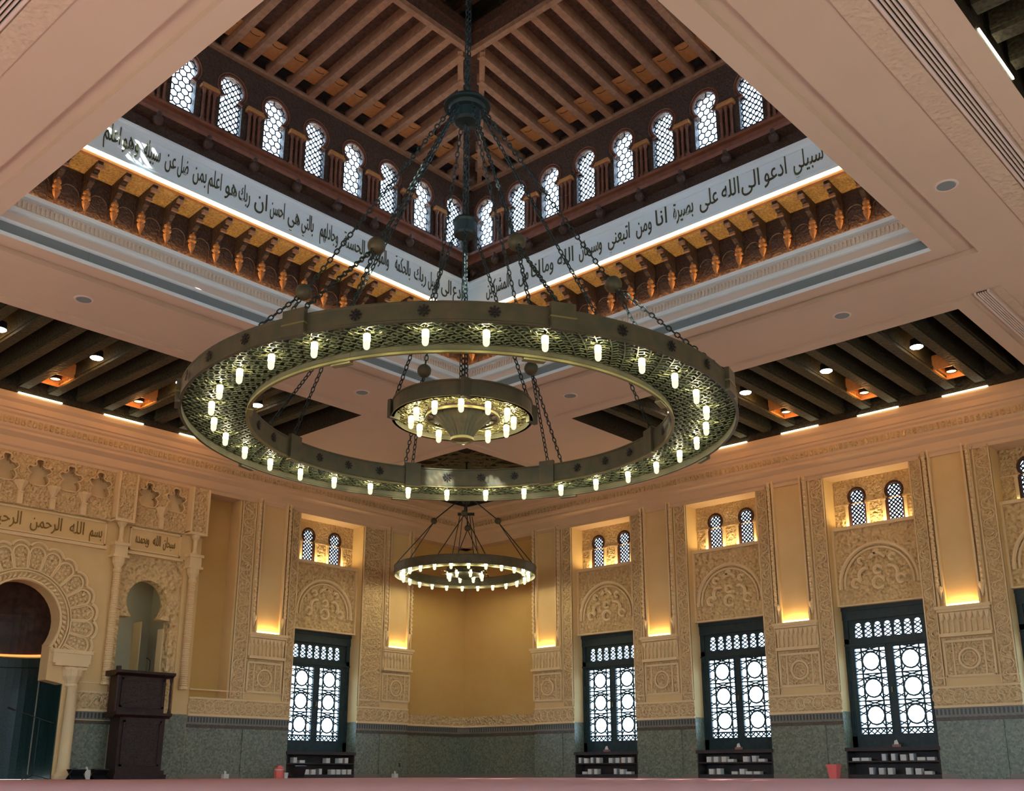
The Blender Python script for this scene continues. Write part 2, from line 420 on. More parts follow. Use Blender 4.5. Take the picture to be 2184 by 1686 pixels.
# cornice light strips beneath each amber lamp
lsR = MB().use('e_cove').box(-.5, .5, 0, .05, -.012, .012).mesh('light_strip', 'R', True); lsL = MB().use('e_cove').box(-.5, .5, 0, .05, -.012, .012).mesh('light_strip', 'L', True)

# ---- walls -------------------------------------------------------
CORN = [(-.6, 8.30), (.50, 8.30), (.50, 8.16), (.42, 8.10), (.40, 7.97), (.36, 7.95), (.35, 7.90), (.30, 7.86), (.26, 7.60), (.22, 7.56), (.22, 7.50), (.12, 7.40), (.09, 7.22), (.05, 7.18), (.05, 7.10), (-.6, 7.10)]
for i, fr in enumerate(('R', 'L', 'R2', 'L2')):
    mb = MB().use('cornice').sweep(CORN, -.3 if fr in 'RL' else 0, END+.3); c = st(mb, 'trim_%d' % (3+i), fr)
    if fr in 'RL':
        d = MB().use('carved_fine')
        for k in range(150):
            u = .6+k*.13; d.box(u, u+.075, .24, .305, 7.66, 7.80)
        build(d, 'dentil_row', fr, c, kind='stuff')
        for k, t0 in enumerate((16.22, 14.2, 12.18, 10.2)):
            link('light_strip', lsR if fr == 'R' else lsL, c, fp(fr, (t0, .47, 8.315)))
# glimpse of a lit strip at the near coffer (top right corner)
build(MB().use('e_cove').box(11.2, 12.4, 20.655, 20.675, ZC-.01, ZC+.02), 'light_strip', parent=ceiling)

# window bays on both walls: (frame, centre, half width of recess)
BAYS = {'R': [(5.50, 1.07), (9.50, 1.07), (13.52, 1.07), (17.50, 1.07)], 'L': [(5.38, 1.14)]}
PILS = {'R': [3.4728, 7.4728, 11.4728, 15.4728], 'L': [2.8527, 7.4007]}
PW = .5234
DR = .50                                          # depth of the window recess
def keyhole(cx, z0, wd, zn, cz, r, n=14):
    """outline: straight jambs from z0 to zn, horseshoe circle above"""
    h = wd/2; a = math.asin(max(-1, min(1, (zn-cz)/r)))
    P = [(cx+h, z0), (cx+h, z0+(zn-z0)*.5), (cx+h, zn-.03), (cx+r*cos(a)*1.0, zn)]
    A0_, A1_ = a, pi-a
    P += [(cx+r*cos(A0_+(A1_-A0_)*i/n), cz+r*sin(A0_+(A1_-A0_)*i/n)) for i in range(1, n)]
    P += [(cx-r*cos(a), zn), (cx-h, zn-.03), (cx-h, z0+(zn-z0)*.5), (cx-h, z0), (cx-h*.3, z0), (cx+h*.3, z0)]
    return P
def wall_run(mb, u0, u1, z0, z1, w1=0.0, mat='stucco', w0=-.62):
    mb.use(mat).box(u0, u1, w0, w1, z0, z1)
for fr, nm in (('R', 'wall_right'), ('L', 'wall_left')):
    mb = MB()
    segs = []
    bays = BAYS[fr]
    edge = 2.95 if fr == 'R' else 2.32
    # corner recess, painted ochre, plain
    wall_run(mb, -.62, edge, 1.5, 7.3, -.30, 'yellow'); wall_run(mb, -.62, edge, 0, 1.5, -.28, 'dado')
    wall_run(mb, -.62, edge, 7.2, 8.4, -.0, 'stucco')
    cur = edge
    for c, h in bays:
        wall_run(mb, cur, c-h, 1.5, 8.4); wall_run(mb, cur, c-h, 0, 1.5, 0, 'dado')
        # bay: over the recess, back of upper zone and relief zone
        wall_run(mb, c-h, c+h, 7.18, 8.4)
        wall_run(mb, c-h, c+h, 3.93, 5.86, -.25, 'carved')
        cur = c+h
    if fr == 'R':
        wall_run(mb, cur, END+.6, 1.5, 8.4); wall_run(mb, cur, END+.6, 0, 1.5, 0, 'dado')
    else:
        wall_run(mb, cur, 8.46, 1.5, 8.4); wall_run(mb, cur, 8.46, 0, 1.5, 0, 'dado')
        wall_run(mb, 8.46, 9.52, 1.92, 7.1, -.45, 'yellow'); wall_run(mb, 8.46, 9.52, 1.5, 1.92, -.02, 'stucco'); wall_run(mb, 8.46, 9.52, 7.2, 8.4, 0); wall_run(mb, 8.46, 9.52, 0, 1.5, 0, 'dado')
        wall_run(mb, 9.52, END+.6, 7.05, 8.4)
        wall_run(mb, 15.7, END+.6, 1.5, 7.05); wall_run(mb, 15.7, END+.6, 0, 1.5, 0, 'dado')
    W = st(mb, nm, fr)
    # dado trim: frieze of dentils, dark band, stucco cap
    d = MB().use('dadof'); runs = []
    cur = edge
    for c, h in bays: runs.append((cur, c-h)); cur = c+h
    runs.append((cur, 20.0 if fr == 'R' else 9.52))
    for a, b in runs: d.box(a, b, 0, .012, 1.30, 1.47)
    d.box(-.3, edge, -.30, -.265, 1.30, 1.47)
    if fr == 'L': d.box(11.45, 12.5, 0, .012, 1.30, 1.47)
    build(d, 'frieze_tile_band', fr, W)
    d = MB().use('band')
    for a, b in runs+([(11.45, 12.5)] if fr == 'L' else []): d.box(a, b, 0, .014, 1.20, 1.28)
    d.box(-.3, edge, -.30, -.262, 1.20, 1.28)
    build(d, 'dark_tile_band', fr, W)
    d = MB().use('dentil')
    for a, b in runs+([(11.45, 12.5)] if fr == 'L' else []):
        k = int((b-a)/.085)
        for i in range(k):
            u = a+(i+.5)*(b-a)/k; d.box(u-.018, u+.018, .010, .022, 1.33, 1.45)
    for i in range(30):
        u = .0+i*(edge/30)+.04; d.box(u-.018, u+.018, -.27, -.256, 1.33, 1.45)
    build(d, 'dentil_tiles', fr, W, kind='stuff')
    d = MB().use('relief')
    for a, b in runs+([(11.45, 12.5)] if fr == 'L' else []):
        d.box(a, b, 0, .05, 1.475, 1.53).box(a, b, 0, .035, 1.89, 1.93).box(a, b, 0, .03, 2.10, 2.13)
    d.box(-.3, edge, -.3, -.23, 1.475, 1.53)
    build(d, 'dado_cap', fr, W)
    d = MB().use('carved_fine')
    for a, b in runs+([(11.45, 12.5)] if fr == 'L' else []): d.box(a, b, 0, .022, 1.53, 1.89)
    d.box(-.3, edge, -.30, -.27, 1.53, 1.80)
    build(d, 'carved_frieze', fr, W)
    d = MB().use('relief')                       # interlaced scrolls on the frieze
    for a, b in runs+([(11.45, 12.5)] if fr == 'L' else []):
        k = max(1, int((b-a)/.22))
        for i in range(k):
            u = a+(i+.5)*(b-a)/k; s = (b-a)/k*.62
            d.tube([(p[0], .028, p[1]) for p in arc(u, 1.71, min(s, .14), 0, 330, 8)], .014, 4)
    build(d, 'frieze_scrolls', fr, W, kind='stuff')
    # skirting
    d = MB().use('dadof')
    for a, b in runs: d.box(a, b, 0, .02, 0, .10)
    d.box(-.28, edge, -.3, -.25, 0, .10)
    st(d, 'baseboard_right' if fr == 'R' else 'baseboard_left', fr)
    if fr == 'R': WR = W
    else: WL = W
# walls behind the camera with plain high and low windows (daylight and sun come through)
for fr, nm in (('R2', 'wall_back'), ('L2', 'wall_near')):
    mb = MB(); cur = -.6
    for c in (5.5, 9.5, 13.5, 17.5, 21.5):
        h = 1.0
        wall_run(mb, cur, c-h, 0, 8.4, 0, 'stucco', -.4)
        wall_run(mb, c-h, c+h, 0, .9, 0, 'dado', -.4); wall_run(mb, c-h, c+h, 3.9, 8.4, 0, 'stucco', -.4)
        cur = c+h
    wall_run(mb, cur, END+.6, 0, 8.4, 0, 'stucco', -.4)
    st(mb, nm, fr)

# ---- pilasters -----------------------------------------------------
def pilaster_mesh():
    P = {}
    m = MB().use('stucco')                       # upper shaft: shallow niche framed by two fillets
    m.box(-.36, .36, .0, .012, 3.66, 7.30)
    P['shaft'] = m
    m = MB().use('relief')
    for s in (-1, 1):
        m.box(s*.385-.022, s*.385+.022, 0, .10, 4.05, 7.36).box(s*.52-.02, s*.52+.02, 0, .07, 3.66, 7.36)
    m.box(-.54, .54, 0, .10, 7.30, 7.38)
    for s in (-1, 1): m.box(s*.375-.02, s*.375+.02, 0, .09, 3.66, 4.05)
    P['fillets'] = m
    m = MB().use('relief')
    for k in range(25):
        z = 4.12+k*.128
        m.tube([(.452+.045*sin(t), .075+.03*sin(t), z+.05*cos(t)) for t in (0, .8, 1.6, 2.4, 3.1)], [.018, .038, .044, .038, .018], 6)
    P['rope'] = m
    m = MB().use('relief')                       # corbel tips at the foot of the mouldings
    m.lathe([(.001, 3.80), (.03, 3.86), (.05, 3.96), (.075, 4.02), (.08, 4.08), (.05, 4.12)], 8, (.44, .05, 0))
    P['corbel_tip'] = m
    m = MB().use('e_ledge').box(-.34, .34, .015, .075, 3.655, 3.70)
    P['light_strip'] = m
    m = MB().use('relief')
    m.box(-.60, .60, 0, .17, 3.58, 3.65).box(-.57, .57, 0, .14, 3.52, 3.58).box(-.56, .56, 0, .15, 2.98, 3.05).box(-.55, .55, 0, .06, 3.05, 3.52)
    P['capital'] = m
    m = MB().use('relief')
    for k in range(9):
        u = -.49+k*.1225
        m.box(u-.016, u+.016, .06, .12, 3.07, 3.30)
        m.add([(u-.055, .06, 3.40), (u+.055, .06, 3.40), (u, .13, 3.29), (u-.055, .12, 3.50), (u+.055, .12, 3.50), (u, .06, 3.29)], [(0, 1, 4, 3), (2, 0, 3), (2, 4, 1), (2, 3, 4)])
    P['capital_arcade'] = m
    m = MB().use('carved_fine').box(-.50, .50, 0, .03, 2.12, 2.96)
    P['panel'] = m
    m = MB().use('relief')
    m.box(-.53, .53, 0, .07, 2.86, 2.91).box(-.53, .53, 0, .06, 2.12, 2.16)
    for s in (-1, 1): m.box(s*.52-.02, s*.52+.02, 0, .06, 2.12, 2.9).box(s*.33-.014, s*.33+.014, .02, .06, 2.16, 2.86)
    P['panel_frame'] = m
    m = MB().use('relief').tube([(x, .055, z) for x, z in arc(0, 2.50, .215, 0, 345, 23)], .026, 6, True).tube([(x, .04, z) for x, z in arc(0, 2.50, .15, 0, 330, 11)], .012, 5, True)
    P['medallion'] = m
    m = MB().use('dado').box(-.5234, .5234, 0, .03, 0, 1.20)
    P['dado_slab'] = m
    return P
pm = pilaster_mesh()
meshes = {fr: {k: v.mesh(k, fr, True) for k, v in pm.items()} for fr in 'RL'}
# mirrored rope for the other side
def mirror(mbx):
    m = MB(); m.v = [(-v[0], v[1], v[2]) for v in mbx.v]; m.f = [f[::-1] for f in mbx.f]; m.m = list(mbx.m); m.mats = list(mbx.mats); return m
for fr in 'RL': meshes[fr]['rope2'] = mirror(pm['rope']).mesh('rope', fr, True); meshes[fr]['corbel_tip.001'] = mirror(pm['corbel_tip']).mesh('corbel_tip', fr, True)
LB = {'R': ['just right of the plain corner', 'between the first and second windows of the right wall', 'between the second and third windows of the right wall', 'between the two right-hand windows'],
      'L': ['just left of the plain corner', 'left of the left wall window']}
for fr in 'RL':
    for i, c in enumerate(PILS[fr]):
        t = thing('pilaster', fp(fr, (c, 0, 0)), 'cream carved pilaster with glowing ledge, '+LB[fr][i], 'pilaster', 'carved wall pilasters with ledge lights')
        for k, me in meshes[fr].items():
            link('rope_moulding' if k in ('rope', 'rope2') else k, me, t)
        al = bpy.data.lights.new('ledge', 'AREA'); al.shape = 'RECTANGLE'; al.size = .62; al.size_y = .06; al.energy = 2.0*LAMP; al.color = (1, .58, .20)
        lo = bpy.data.objects.new('ledge_glow', al); C.objects.link(lo); lo.location = fp(fr, (c, .10, 3.72))
        lo.rotation_euler = (pi, 0, 0 if fr == 'L' else pi/2)

# ---- vine panels beside the window recesses and strip mouldings (parts of the walls)
def vine(h):
    m = MB().use('carved').box(-.5, .5, 0, .02, 0, 1)   # unit, rescaled below
    return m
def vine_panel(fr, W, u0, u1):
    if u1-u0 < .1: return
    wd = u1-u0; c = (u0+u1)/2; m = MB().use('carved_fine').box(u0, u1, 0, .02, 1.95, 7.16); build(m, 'vine_panel', fr, W)
    m = MB().use('relief'); k = 22; st_ = (7.1-2.0)/k
    for i in range(k):
        z = 2.0+i*st_; s = 1 if i % 2 else -1
        m.tube([(c+s*wd*.36*cos(a), .035, z+st_*.5+st_*.5*sin(a)) for a in (-1.57, -.8, 0, .8, 1.57)], .016, 4)
        m.tube([(c, .035, z+st_*.4), (c+s*wd*.18, .045, z+st_*.62), (c+s*wd*.08, .04, z+st_*.85)], [.012, .028, .008], 4)
    for u in (u0+.012, u1-.012): m.box(u-.012, u+.012, 0, .05, 1.95, 7.16)
    build(m, 'vine_relief', fr, W, kind='stuff')
for fr, W in (('R', WR), ('L', WL)):
    for c, h in BAYS[fr]:
        lp = max([p for p in PILS[fr] if p < c])+PW; rp = min([p for p in PILS[fr] if p > c]+[c+2.0])-PW
        vine_panel(fr, W, lp+.06, c-h-.01); vine_panel(fr, W, c+h+.01, rp-.06)
vine_panel('L', WL, 7.98, 8.40)

# ---- tall windows with upper keyhole pair --------------------------
def star(cu, cz, r, m, wd=.016, w=0):
    P = arc(cu, cz, r, 0, 360, 12)
    for i in range(12): m.seg(P[i], P[i+1], wd, .02, w)
def tall_window_parts(h):
    D = {}
    m = MB().use('winwood')                        # outer frame
    m.box(-h, -h+.12, 0, .10, .66, 3.93).box(h-.12, h, 0, .10, .66, 3.93).box(-h, h, 0, .12, 3.62, 3.93).box(-h, h, 0, .10, 3.02, 3.18).box(-h, h, 0, .10, .66, .94)
    m.box(-h, h, .08, .15, 3.84, 3.93).box(-h, h, .08, .13, 3.02, 3.06)
    for k in range(3): m.box(-h+.05, -h+.075, .1, .13, 1.1+k*.7, 1.5+k*.7).box(h-.075, h-.05, .1, .13, 1.1+k*.7, 1.5+k*.7)
    D['frame'] = m
    m = MB().use('winwood')                        # transom with seven small keyhole lights
    sp = .238; x0 = -3.5*sp
    m.box(-h+.1, x0, .02, .06, 3.15, 3.65).box(-x0, h-.1, .02, .06, 3.15, 3.65)
    for k in range(7):
        c = x0+(k+.5)*sp
        m.plate(c-sp/2, c+sp/2, 3.15, 3.65, keyhole(c, 3.20, .17, 3.40, 3.47, .08, 8), (c, 3.39), .02, .06)
    D['transom'] = m
    m = MB().use('lead')
    for k in range(7):
        c = x0+(k+.5)*sp
        for j in range(3): m.seg((c-.08, 3.2+j*.1), (c+.08, 3.3+j*.1), .026, .012, .03).seg((c+.08, 3.2+j*.1), (c-.08, 3.3+j*.1), .026, .012, .03)
    D['transom_lattice'] = m
    m = MB().use('pane').box(-h+.1, h-.1, .0, .006, 3.15, 3.65); D['transom_pane'] = m
    m = MB().use('winwood')                        # one leaf, .73 x 1.98, origin at lower left
    L, H = .80, 2.08
    m.box(-.035, .0, .01, .08, -.05, H-.03).box(.73, .765, .01, .08, -.05, H-.03).box(-.035, .765, .01, .08, -.05, 0).box(-.035, .765, .01, .08, 1.985, 2.07)
    D['leaf'] = m
    m = MB().use('winwood'); T = .022
    T = .040; L, H = .73, 1.985
    for s in (.145, .585): m.seg((s, 0), (s, H), T, .02, .03)
    P = (H-.13)/3
    m.seg((0, .13), (L, .13), T, .02, .03); m.seg((0, H-.01), (L, H-.01), T, .02, .03)
    for k in range(3):
        z0 = .13+P*k; zc = z0+P*.5-.02
        star(L/2, zc, .215, m, T, .03)
        for zz in (z0+P-.105, z0+P-.0): m.seg((0, zz), (L, zz), T*.8, .02, .03)
        for (a, b) in (((.145, z0+.06), (0, z0+.14)), ((.0, z0+.06), (.145, z0+.14)), ((0, z0+.30), (.145, z0+.38)), ((.145, z0+.30), (0, z0+.38)), ((0, z0+.44), (.145, z0+.50))):
            m.seg(a, b, T*.7, .02, .03); m.seg((L-a[0], a[1]), (L-b[0], b[1]), T*.7, .02, .03)
        for (a, b) in (((.145, z0+P-.105), (L-.145, z0+P+.0)), ((L-.145, z0+P-.105), (.145, z0+P))): m.seg(a, b, T*.8, .02, .03)
        for s in (-1, 1):
            for t in (-1, 1): m.seg((L/2+s*.14, zc+t*.15), (L/2+s*.22, zc+t*.27), T*.8, .02, .03)
    for k in range(5): m.seg((L*k/5, 0), (L*(k+1)/5, .13), T*.7, .02, .03).seg((L*k/5, .13), (L*(k+1)/5, 0), T*.7, .02, .03)
    D['lattice'] = m
    D['pane'] = MB().use('pane').box(0, .73, .01, .016, 0, 1.985)
    m = MB().use('brass').box(-.012, .012, .08, .12, 0, .12); D['handle'] = m
    return D
def upper_parts(h):
    D = {}
    ks = [keyhole(s*.47, 5.88, .42, 6.48, 6.64, .21, 12) for s in (-1, 1)]
    m = MB().use('carved_fine')
    for s, k in zip((-1, 1), ks):
        a, b = (-h, 0) if s < 0 else (0, h)
        m.plate(a, b, 5.86, 7.18, k, (s*.47, 6.46), -.12, 0, True)
    D['surround'] = m
    m = MB().use('relief').box(-h, h, 0, .05, 5.83, 5.875).box(-h, h, 0, .02, 6.455, 6.48)
    for s in (-1, 1):
        for t in (-1, 1):
            u = s*.47+t*.265; m.box(u-.035, u+.035, 0, .05, 5.88, 6.42).box(u-.05, u+.05, 0, .06, 6.42, 6.455)
    D['colonnettes'] = m
    return D, ks
def lattice_diamonds(m, u0, u1, z0, z1, pitch, wd, inside, w=0, dp=.012):
    nz = int((z1-z0)/pitch)+2; nu = int((u1-u0)/pitch)+2
    for i in range(-1, nu):
        for j in range(-1, nz):
            x, z = u0+i*pitch, z0+j*pitch
            for a, b in (((x, z), (x+pitch, z+pitch)), ((x+pitch, z), (x, z+pitch))):
                if inside((a[0]+b[0])/2, (a[1]+b[1])/2): m.seg(a, b, wd, dp, w)
            if inside(x+pitch/2, z+pitch/2): m.seg((x+pitch*.25, z+pitch*.5), (x+pitch*.75, z+pitch*.5), wd, dp, w)
def in_poly(P):
    def f(x, y):
        r = False; j = len(P)-1
        for i in range(len(P)):
            if (P[i][1] > y) != (P[j][1] > y) and x < (P[j][0]-P[i][0])*(y-P[i][1])/(P[j][1]-P[i][1])+P[i][0]: r = not r
            j = i
        return r
    return f
NW = 0
books = {}
rnd = random.Random(3)
def book_mesh(fr, wd, hh, dp, mat): return MB().use(mat).box(-wd/2, wd/2, 0, dp, 0, hh).use('paper').box(-wd/2+.01, wd/2-.01, .01, dp+.003, .006, hh-.006).mesh('book', fr, True)
ORD = 'first second third fourth fifth sixth seventh eighth ninth tenth eleventh twelfth'.split()
SHORT = {('R', 0): 'nearest the corner, right wall', ('R', 1): 'second from the corner', ('R', 2): 'third from the corner', ('R', 3): 'at the photo edge', ('L', 0): 'of the left wall'}
WHERE = {('R', 0): 'nearest the plain corner on the right wall', ('R', 1): 'second from the corner on the right wall', ('R', 2): 'third from the corner on the right wall', ('R', 3): 'cut by the right edge of the photo', ('L', 0): 'of the left wall'}
for fr, W in (('R', WR), ('L', WL)):
    for bi, (c, h) in enumerate(BAYS[fr]):
        where = WHERE[(fr, bi)]
        NW += 1
        D = tall_window_parts(h)
        base = fp(fr, (c, -DR, 0))
        win = link('window_%d' % NW, None, None, base, kind='structure', label='tall dark lattice window '+where)
        for k in ('frame', 'transom', 'transom_lattice', 'transom_pane'): build(D[k], k, fr, win, vec=True)
        lf, la, pa, ha = D['leaf'].mesh('leaf', fr, True), D['lattice'].mesh('lattice', fr, True), D['pane'].mesh('pane', fr, True), D['handle'].mesh('handle', fr, True)
        for s in (-.835, .105):
            o = link('leaf', lf, win, FV[fr]((s, .02, .985))); link('lattice', la, o); link('pane', pa, o)
        link('handle', ha, win, FV[fr]((0.0, .03, 1.9)))
        build(MB().use('winwood').box(-.07, .07, .01, .09, .94, 3.02), 'mullion', fr, win, vec=True)
        build(MB().use('winwood').box(-h+.1, -.86, .01, .09, .94, 3.02).box(.86, h-.1, .01, .09, .94, 3.02), 'stile', fr, win, vec=True)
        # upper pair
        NW += 1
        D2, ks = upper_parts(h)
        win2 = link('window_%d' % NW, None, None, base, kind='structure', label='pair of small keyhole windows above the tall window '+where)
        build(D2['surround'], 'surround', fr, win2, vec=True); build(D2['colonnettes'], 'colonnettes', fr, win2, vec=True)
        for s, k in zip((-1, 1), ks):
            m = MB().use('kframe').tube([(p[0]*.985+s*.47*.015, -.02, p[1]) for p in k], .048, 6, True); o = build(m, 'keyhole_frame', fr, win2, vec=True)
            m = MB().use('lead'); f = in_poly(k); lattice_diamonds(m, s*.47-.22, s*.47+.22, 5.88, 6.86, .105, .036, f, -.07); build(m, 'lattice', fr, o, vec=True)
            build(MB().use('pane').box(s*.47-.22, s*.47+.22, -.09, -.085, 5.87, 6.87), 'pane', fr, o, vec=True)
            for t in (-1, 1):
                build(MB().use('e_up').box(s*.47+t*.265-.03, s*.47+t*.265+.03, .055, .10, 5.88, 5.90), 'uplight', fr, win2, vec=True)
        if c < 15:
            al = bpy.data.lights.new('upl', 'AREA'); al.shape = 'RECTANGLE'; al.size = 1.7; al.size_y = .10; al.energy = 9*LAMP; al.color = (1, .74, .36)
            lo = bpy.data.objects.new('recess_uplight', al); C.objects.link(lo); lo.location = fp(fr, (c, -DR+.13, 5.91)); lo.rotation_euler = (pi, 0, 0 if fr == 'L' else pi/2)
        # lunette relief between the windows, part of the wall
        m = MB().use('relief'); w0 = -.25
        for r, t in ((.95, .05), (.84, .03)):
            m.tube([(c+x, w0+.03, 4.42+z) for x, z in arc(0, 0, r, -5, 185, 24)], t, 6)
        for i in range(26):
            a = math.radians(i*180/25); m.ball((c+1.0*cos(a), w0+.01, 4.42+1.0*sin(a)), .035, 5, 4)
        m.box(c-h, c+h, w0, w0+.06, 5.78, 5.86).box(c-h, c-h+.05, w0, w0+.05, 3.93, 5.8).box(c+h-.05, c+h, w0, w0+.05, 3.93, 5.8).box(c-h, c+h, w0, w0+.06, 3.93, 3.97)
        build(m, 'lunette_arch', fr, W)
        m = MB().use('relief')
        for k, (x, z, r, a0, a1) in enumerate(((0, 4.92, .20, 20, 160), (-.30, 4.62, .17, 60, 230), (.30, 4.62, .17, -50, 120), (0, 4.42, .14, 0, 330), (0, 4.72, .09, 0, 330), (-.55, 4.45, .10, 0, 300), (.55, 4.45, .10, 0, 300), (-.38, 4.98, .07, 0, 300), (.38, 4.98, .07, 0, 300), (0, 5.14, .05, 0, 330))):
            m.tube([(c+p[0], w0+.035, p[1]) for p in arc(x, z, r, a0, a1, 10)], [.02]+[.05]*9+[.02], 6)
        build(m, 'lunette_ornament', fr, W, kind='stuff')
        # bookcase in the foot of the recess
        t = thing('bookcase', fp(fr, (c, 0, 0)), 'low dark two-shelf bookcase under the tall window '+where, 'bookcase', 'low bookcases under the windows')
        for nm2, mm in (('top_board', (-h-.02, h+.02, -.40, .03, .60, .68)), ('shelf', (-h, h, -.38, 0, .355, .385)), ('bottom_board', (-h, h, -.38, 0, .0, .09)), ('side_panel', (-h, -h+.03, -.38, 0, .09, .60)), ('side_panel', (h-.03, h, -.38, 0, .09, .60)), ('back_panel', (-h, h, -.40, -.38, 0, .60))):
            build(MB().use('shelf').box(*mm), nm2, fr, t, vec=True)
        key = fr
        if key not in books: books[key] = [book_mesh(fr, a, b, .16, mt) for a, b, mt in ((.13, .13, 'paper'), (.10, .15, 'paperd'), (.17, .07, 'paper'), (.11, .14, 'paper'))]
        for row, z in ((0, .386), (1, .091)):
            u = -h+.10+rnd.random()*.2; row_books = []
            while u < h-.16:
                bm2 = rnd.choice(books[key])
                if rnd.random() < .78:
                    o = link('book', bm2, None, fp(fr, (c+u, -.22+rnd.random()*.05, z)))
                    row_books.append(o); o['category'] = 'book'; o['group'] = ('upper' if row == 0 else 'lower')+' shelf books, '+where
                u += .185+rnd.random()*.05
            if fr == 'L': row_books.reverse()
            for q, o in enumerate(row_books): o['label'] = ORD[q]+' book from the left on the '+('upper' if row == 0 else 'lower')+' shelf, window '+SHORT[(fr, bi)]
for (fr, c, px) in (('R', 5.42, 0), ('R', 9.55, 0), ('R', 13.58, 0)):
    o = thing('tissue_box', fp(fr, (c, -.16, .68)), 'small tissue box on the sill of the window '+SHORT[(fr, {5: 0, 9: 1, 13: 2}[int(c)])], 'tissue box')
    build(MB().use('rosebox').box(-.08, .08, -.05, .05, 0, .06), 'box', fr, o, vec=True)
    build(MB().use('paper').add([(-.05, -.02, .06), (.05, -.02, .06), (.05, .02, .06), (-.05, .02, .06), (.02, 0, .16), (-.04, 0, .14)], [(0, 1, 4, 5), (2, 3, 5, 4), (1, 2, 4), (3, 0, 5)]), 'tissue', fr, o, vec=True)

# ================================================================== MIHRAB WALL (left wall)
m = MB().use('carved')
# side niche wall, with the keyhole opening
NC = 10.83
hole = [(NC+.66, .002), (NC+.66, 1.2), (NC+.66, 2.4), (NC+.66, 3.71), (NC+.40, 3.72)]
a = math.asin((3.73-4.11)/.53)
hole += [(NC+.53*cos(a+(pi-2*a)*i/18), 4.11+.53*sin(a+(pi-2*a)*i/18)) for i in range(0, 19)]
hole += [(NC-.40, 3.72), (NC-.66, 3.71), (NC-.66, 2.4), (NC-.66, 1.2), (NC-.66, .002), (NC, .002)]
m.plate(9.95, 11.62, 0, 5.26, hole, (NC, 3.6), -.35, -.05)
MC = 13.80
def archhole(hw, z0=.002):
    a = math.radians(-34); P = [(MC+1.12, z0), (MC+1.12, 1.0), (MC+1.12, 2.05), (MC+.73, 2.12), (MC+.73, 2.6), (MC+.73, 2.87)]
    P += [(MC+.87*cos(a+(pi-2*a)*i/26), 3.38+.87*sin(a+(pi-2*a)*i/26)) for i in range(0, 27)]
    return P+[(MC-.73, 2.87), (MC-.73, 2.6), (MC-.73, 2.12), (MC-1.12, 2.05), (MC-1.12, 1.0), (MC-1.12, z0), (MC, z0)]
m.use('stucco').plate(11.98, 15.62, 0, 5.26, archhole(0), (MC, 1.9), -.40, 0)
m.box(9.52, 9.95, -.5, 0, 0, 5.26).box(11.62, 11.98, -.5, 0, 0, 5.26).box(15.62, 15.8, -.5, 0, 0, 5.9)
m.use('stucco').box(9.52, 15.7, -.5, 0, 5.26, 5.90)
mih = build(m, 'mihrab_screen', 'L'); mih['label'] = 'cream carved prayer niche screen with scalloped fan arch at the left edge'; mih['category'] = 'prayer niche'
# lobed hanging niches in the upper zone
lob = [(0, .30), (.06, .285), (.085, .23), (.06, .17), (.12, .13), (.19, .14), (.23, .08), (.20, .02), (.14, -.02), (.19, -.08), (.20, -.16), (.14, -.24), (.05, -.25)]
lob = [(x*1.22, z*1.12) for x, z in lob]; lobP = lob+[(-x, z) for x, z in lob[::-1][:-1]]
m = MB().use('carved_fine')
cells = [(10.36, 10.05, 10.73), (11.10, 10.73, 11.47), (12.36, 12.02, 12.72), (13.08, 12.72, 13.45), (13.82, 13.45, 14.19), (14.56, 14.19, 14.93)]
for c, a, b in cells: m.plate(a, b, 5.90, 7.10, [(c+x, 6.70+z) for x, z in lobP], (c, 6.68), -.15, .04)
m.use('relief').box(10.05, 15.0, -.5, -.15, 5.9, 7.1)
m.use('relief').box(14.93, 15.7, -.5, .04, 5.9, 7.1).box(9.52, 10.05, -.5, .02, 5.9, 7.1).box(11.47, 12.02, -.5, .02, 5.9, 7.1).box(9.52, 12.1, -.5, -.17, 5.9, 7.1)
build(m, 'muqarnas_band', None or 'L', mih)
lobe = MB().use('relief').tube([(x, .05, z) for x, z in lobP], .018, 5, True).mesh('lobed_arch', 'L', True)
pen = MB().use('relief').lathe([(.001, -.02), (.05, 0), (.06, .05), (.10, .12), (.15, .20), (.16, .25)], 8, (0, .06, 6.20)).box(-.06, .06, .0, .10, 5.92, 6.20).box(-.075, .075, 0, .12, 6.18, 6.21).mesh('pendant', 'L', True)
for c, a, b in cells:
    link('lobed_arch', lobe, mih, (c, 0, 6.70))
    if abs(b-11.47) > .01: link('pendant', pen, mih, (b, 0, 0))
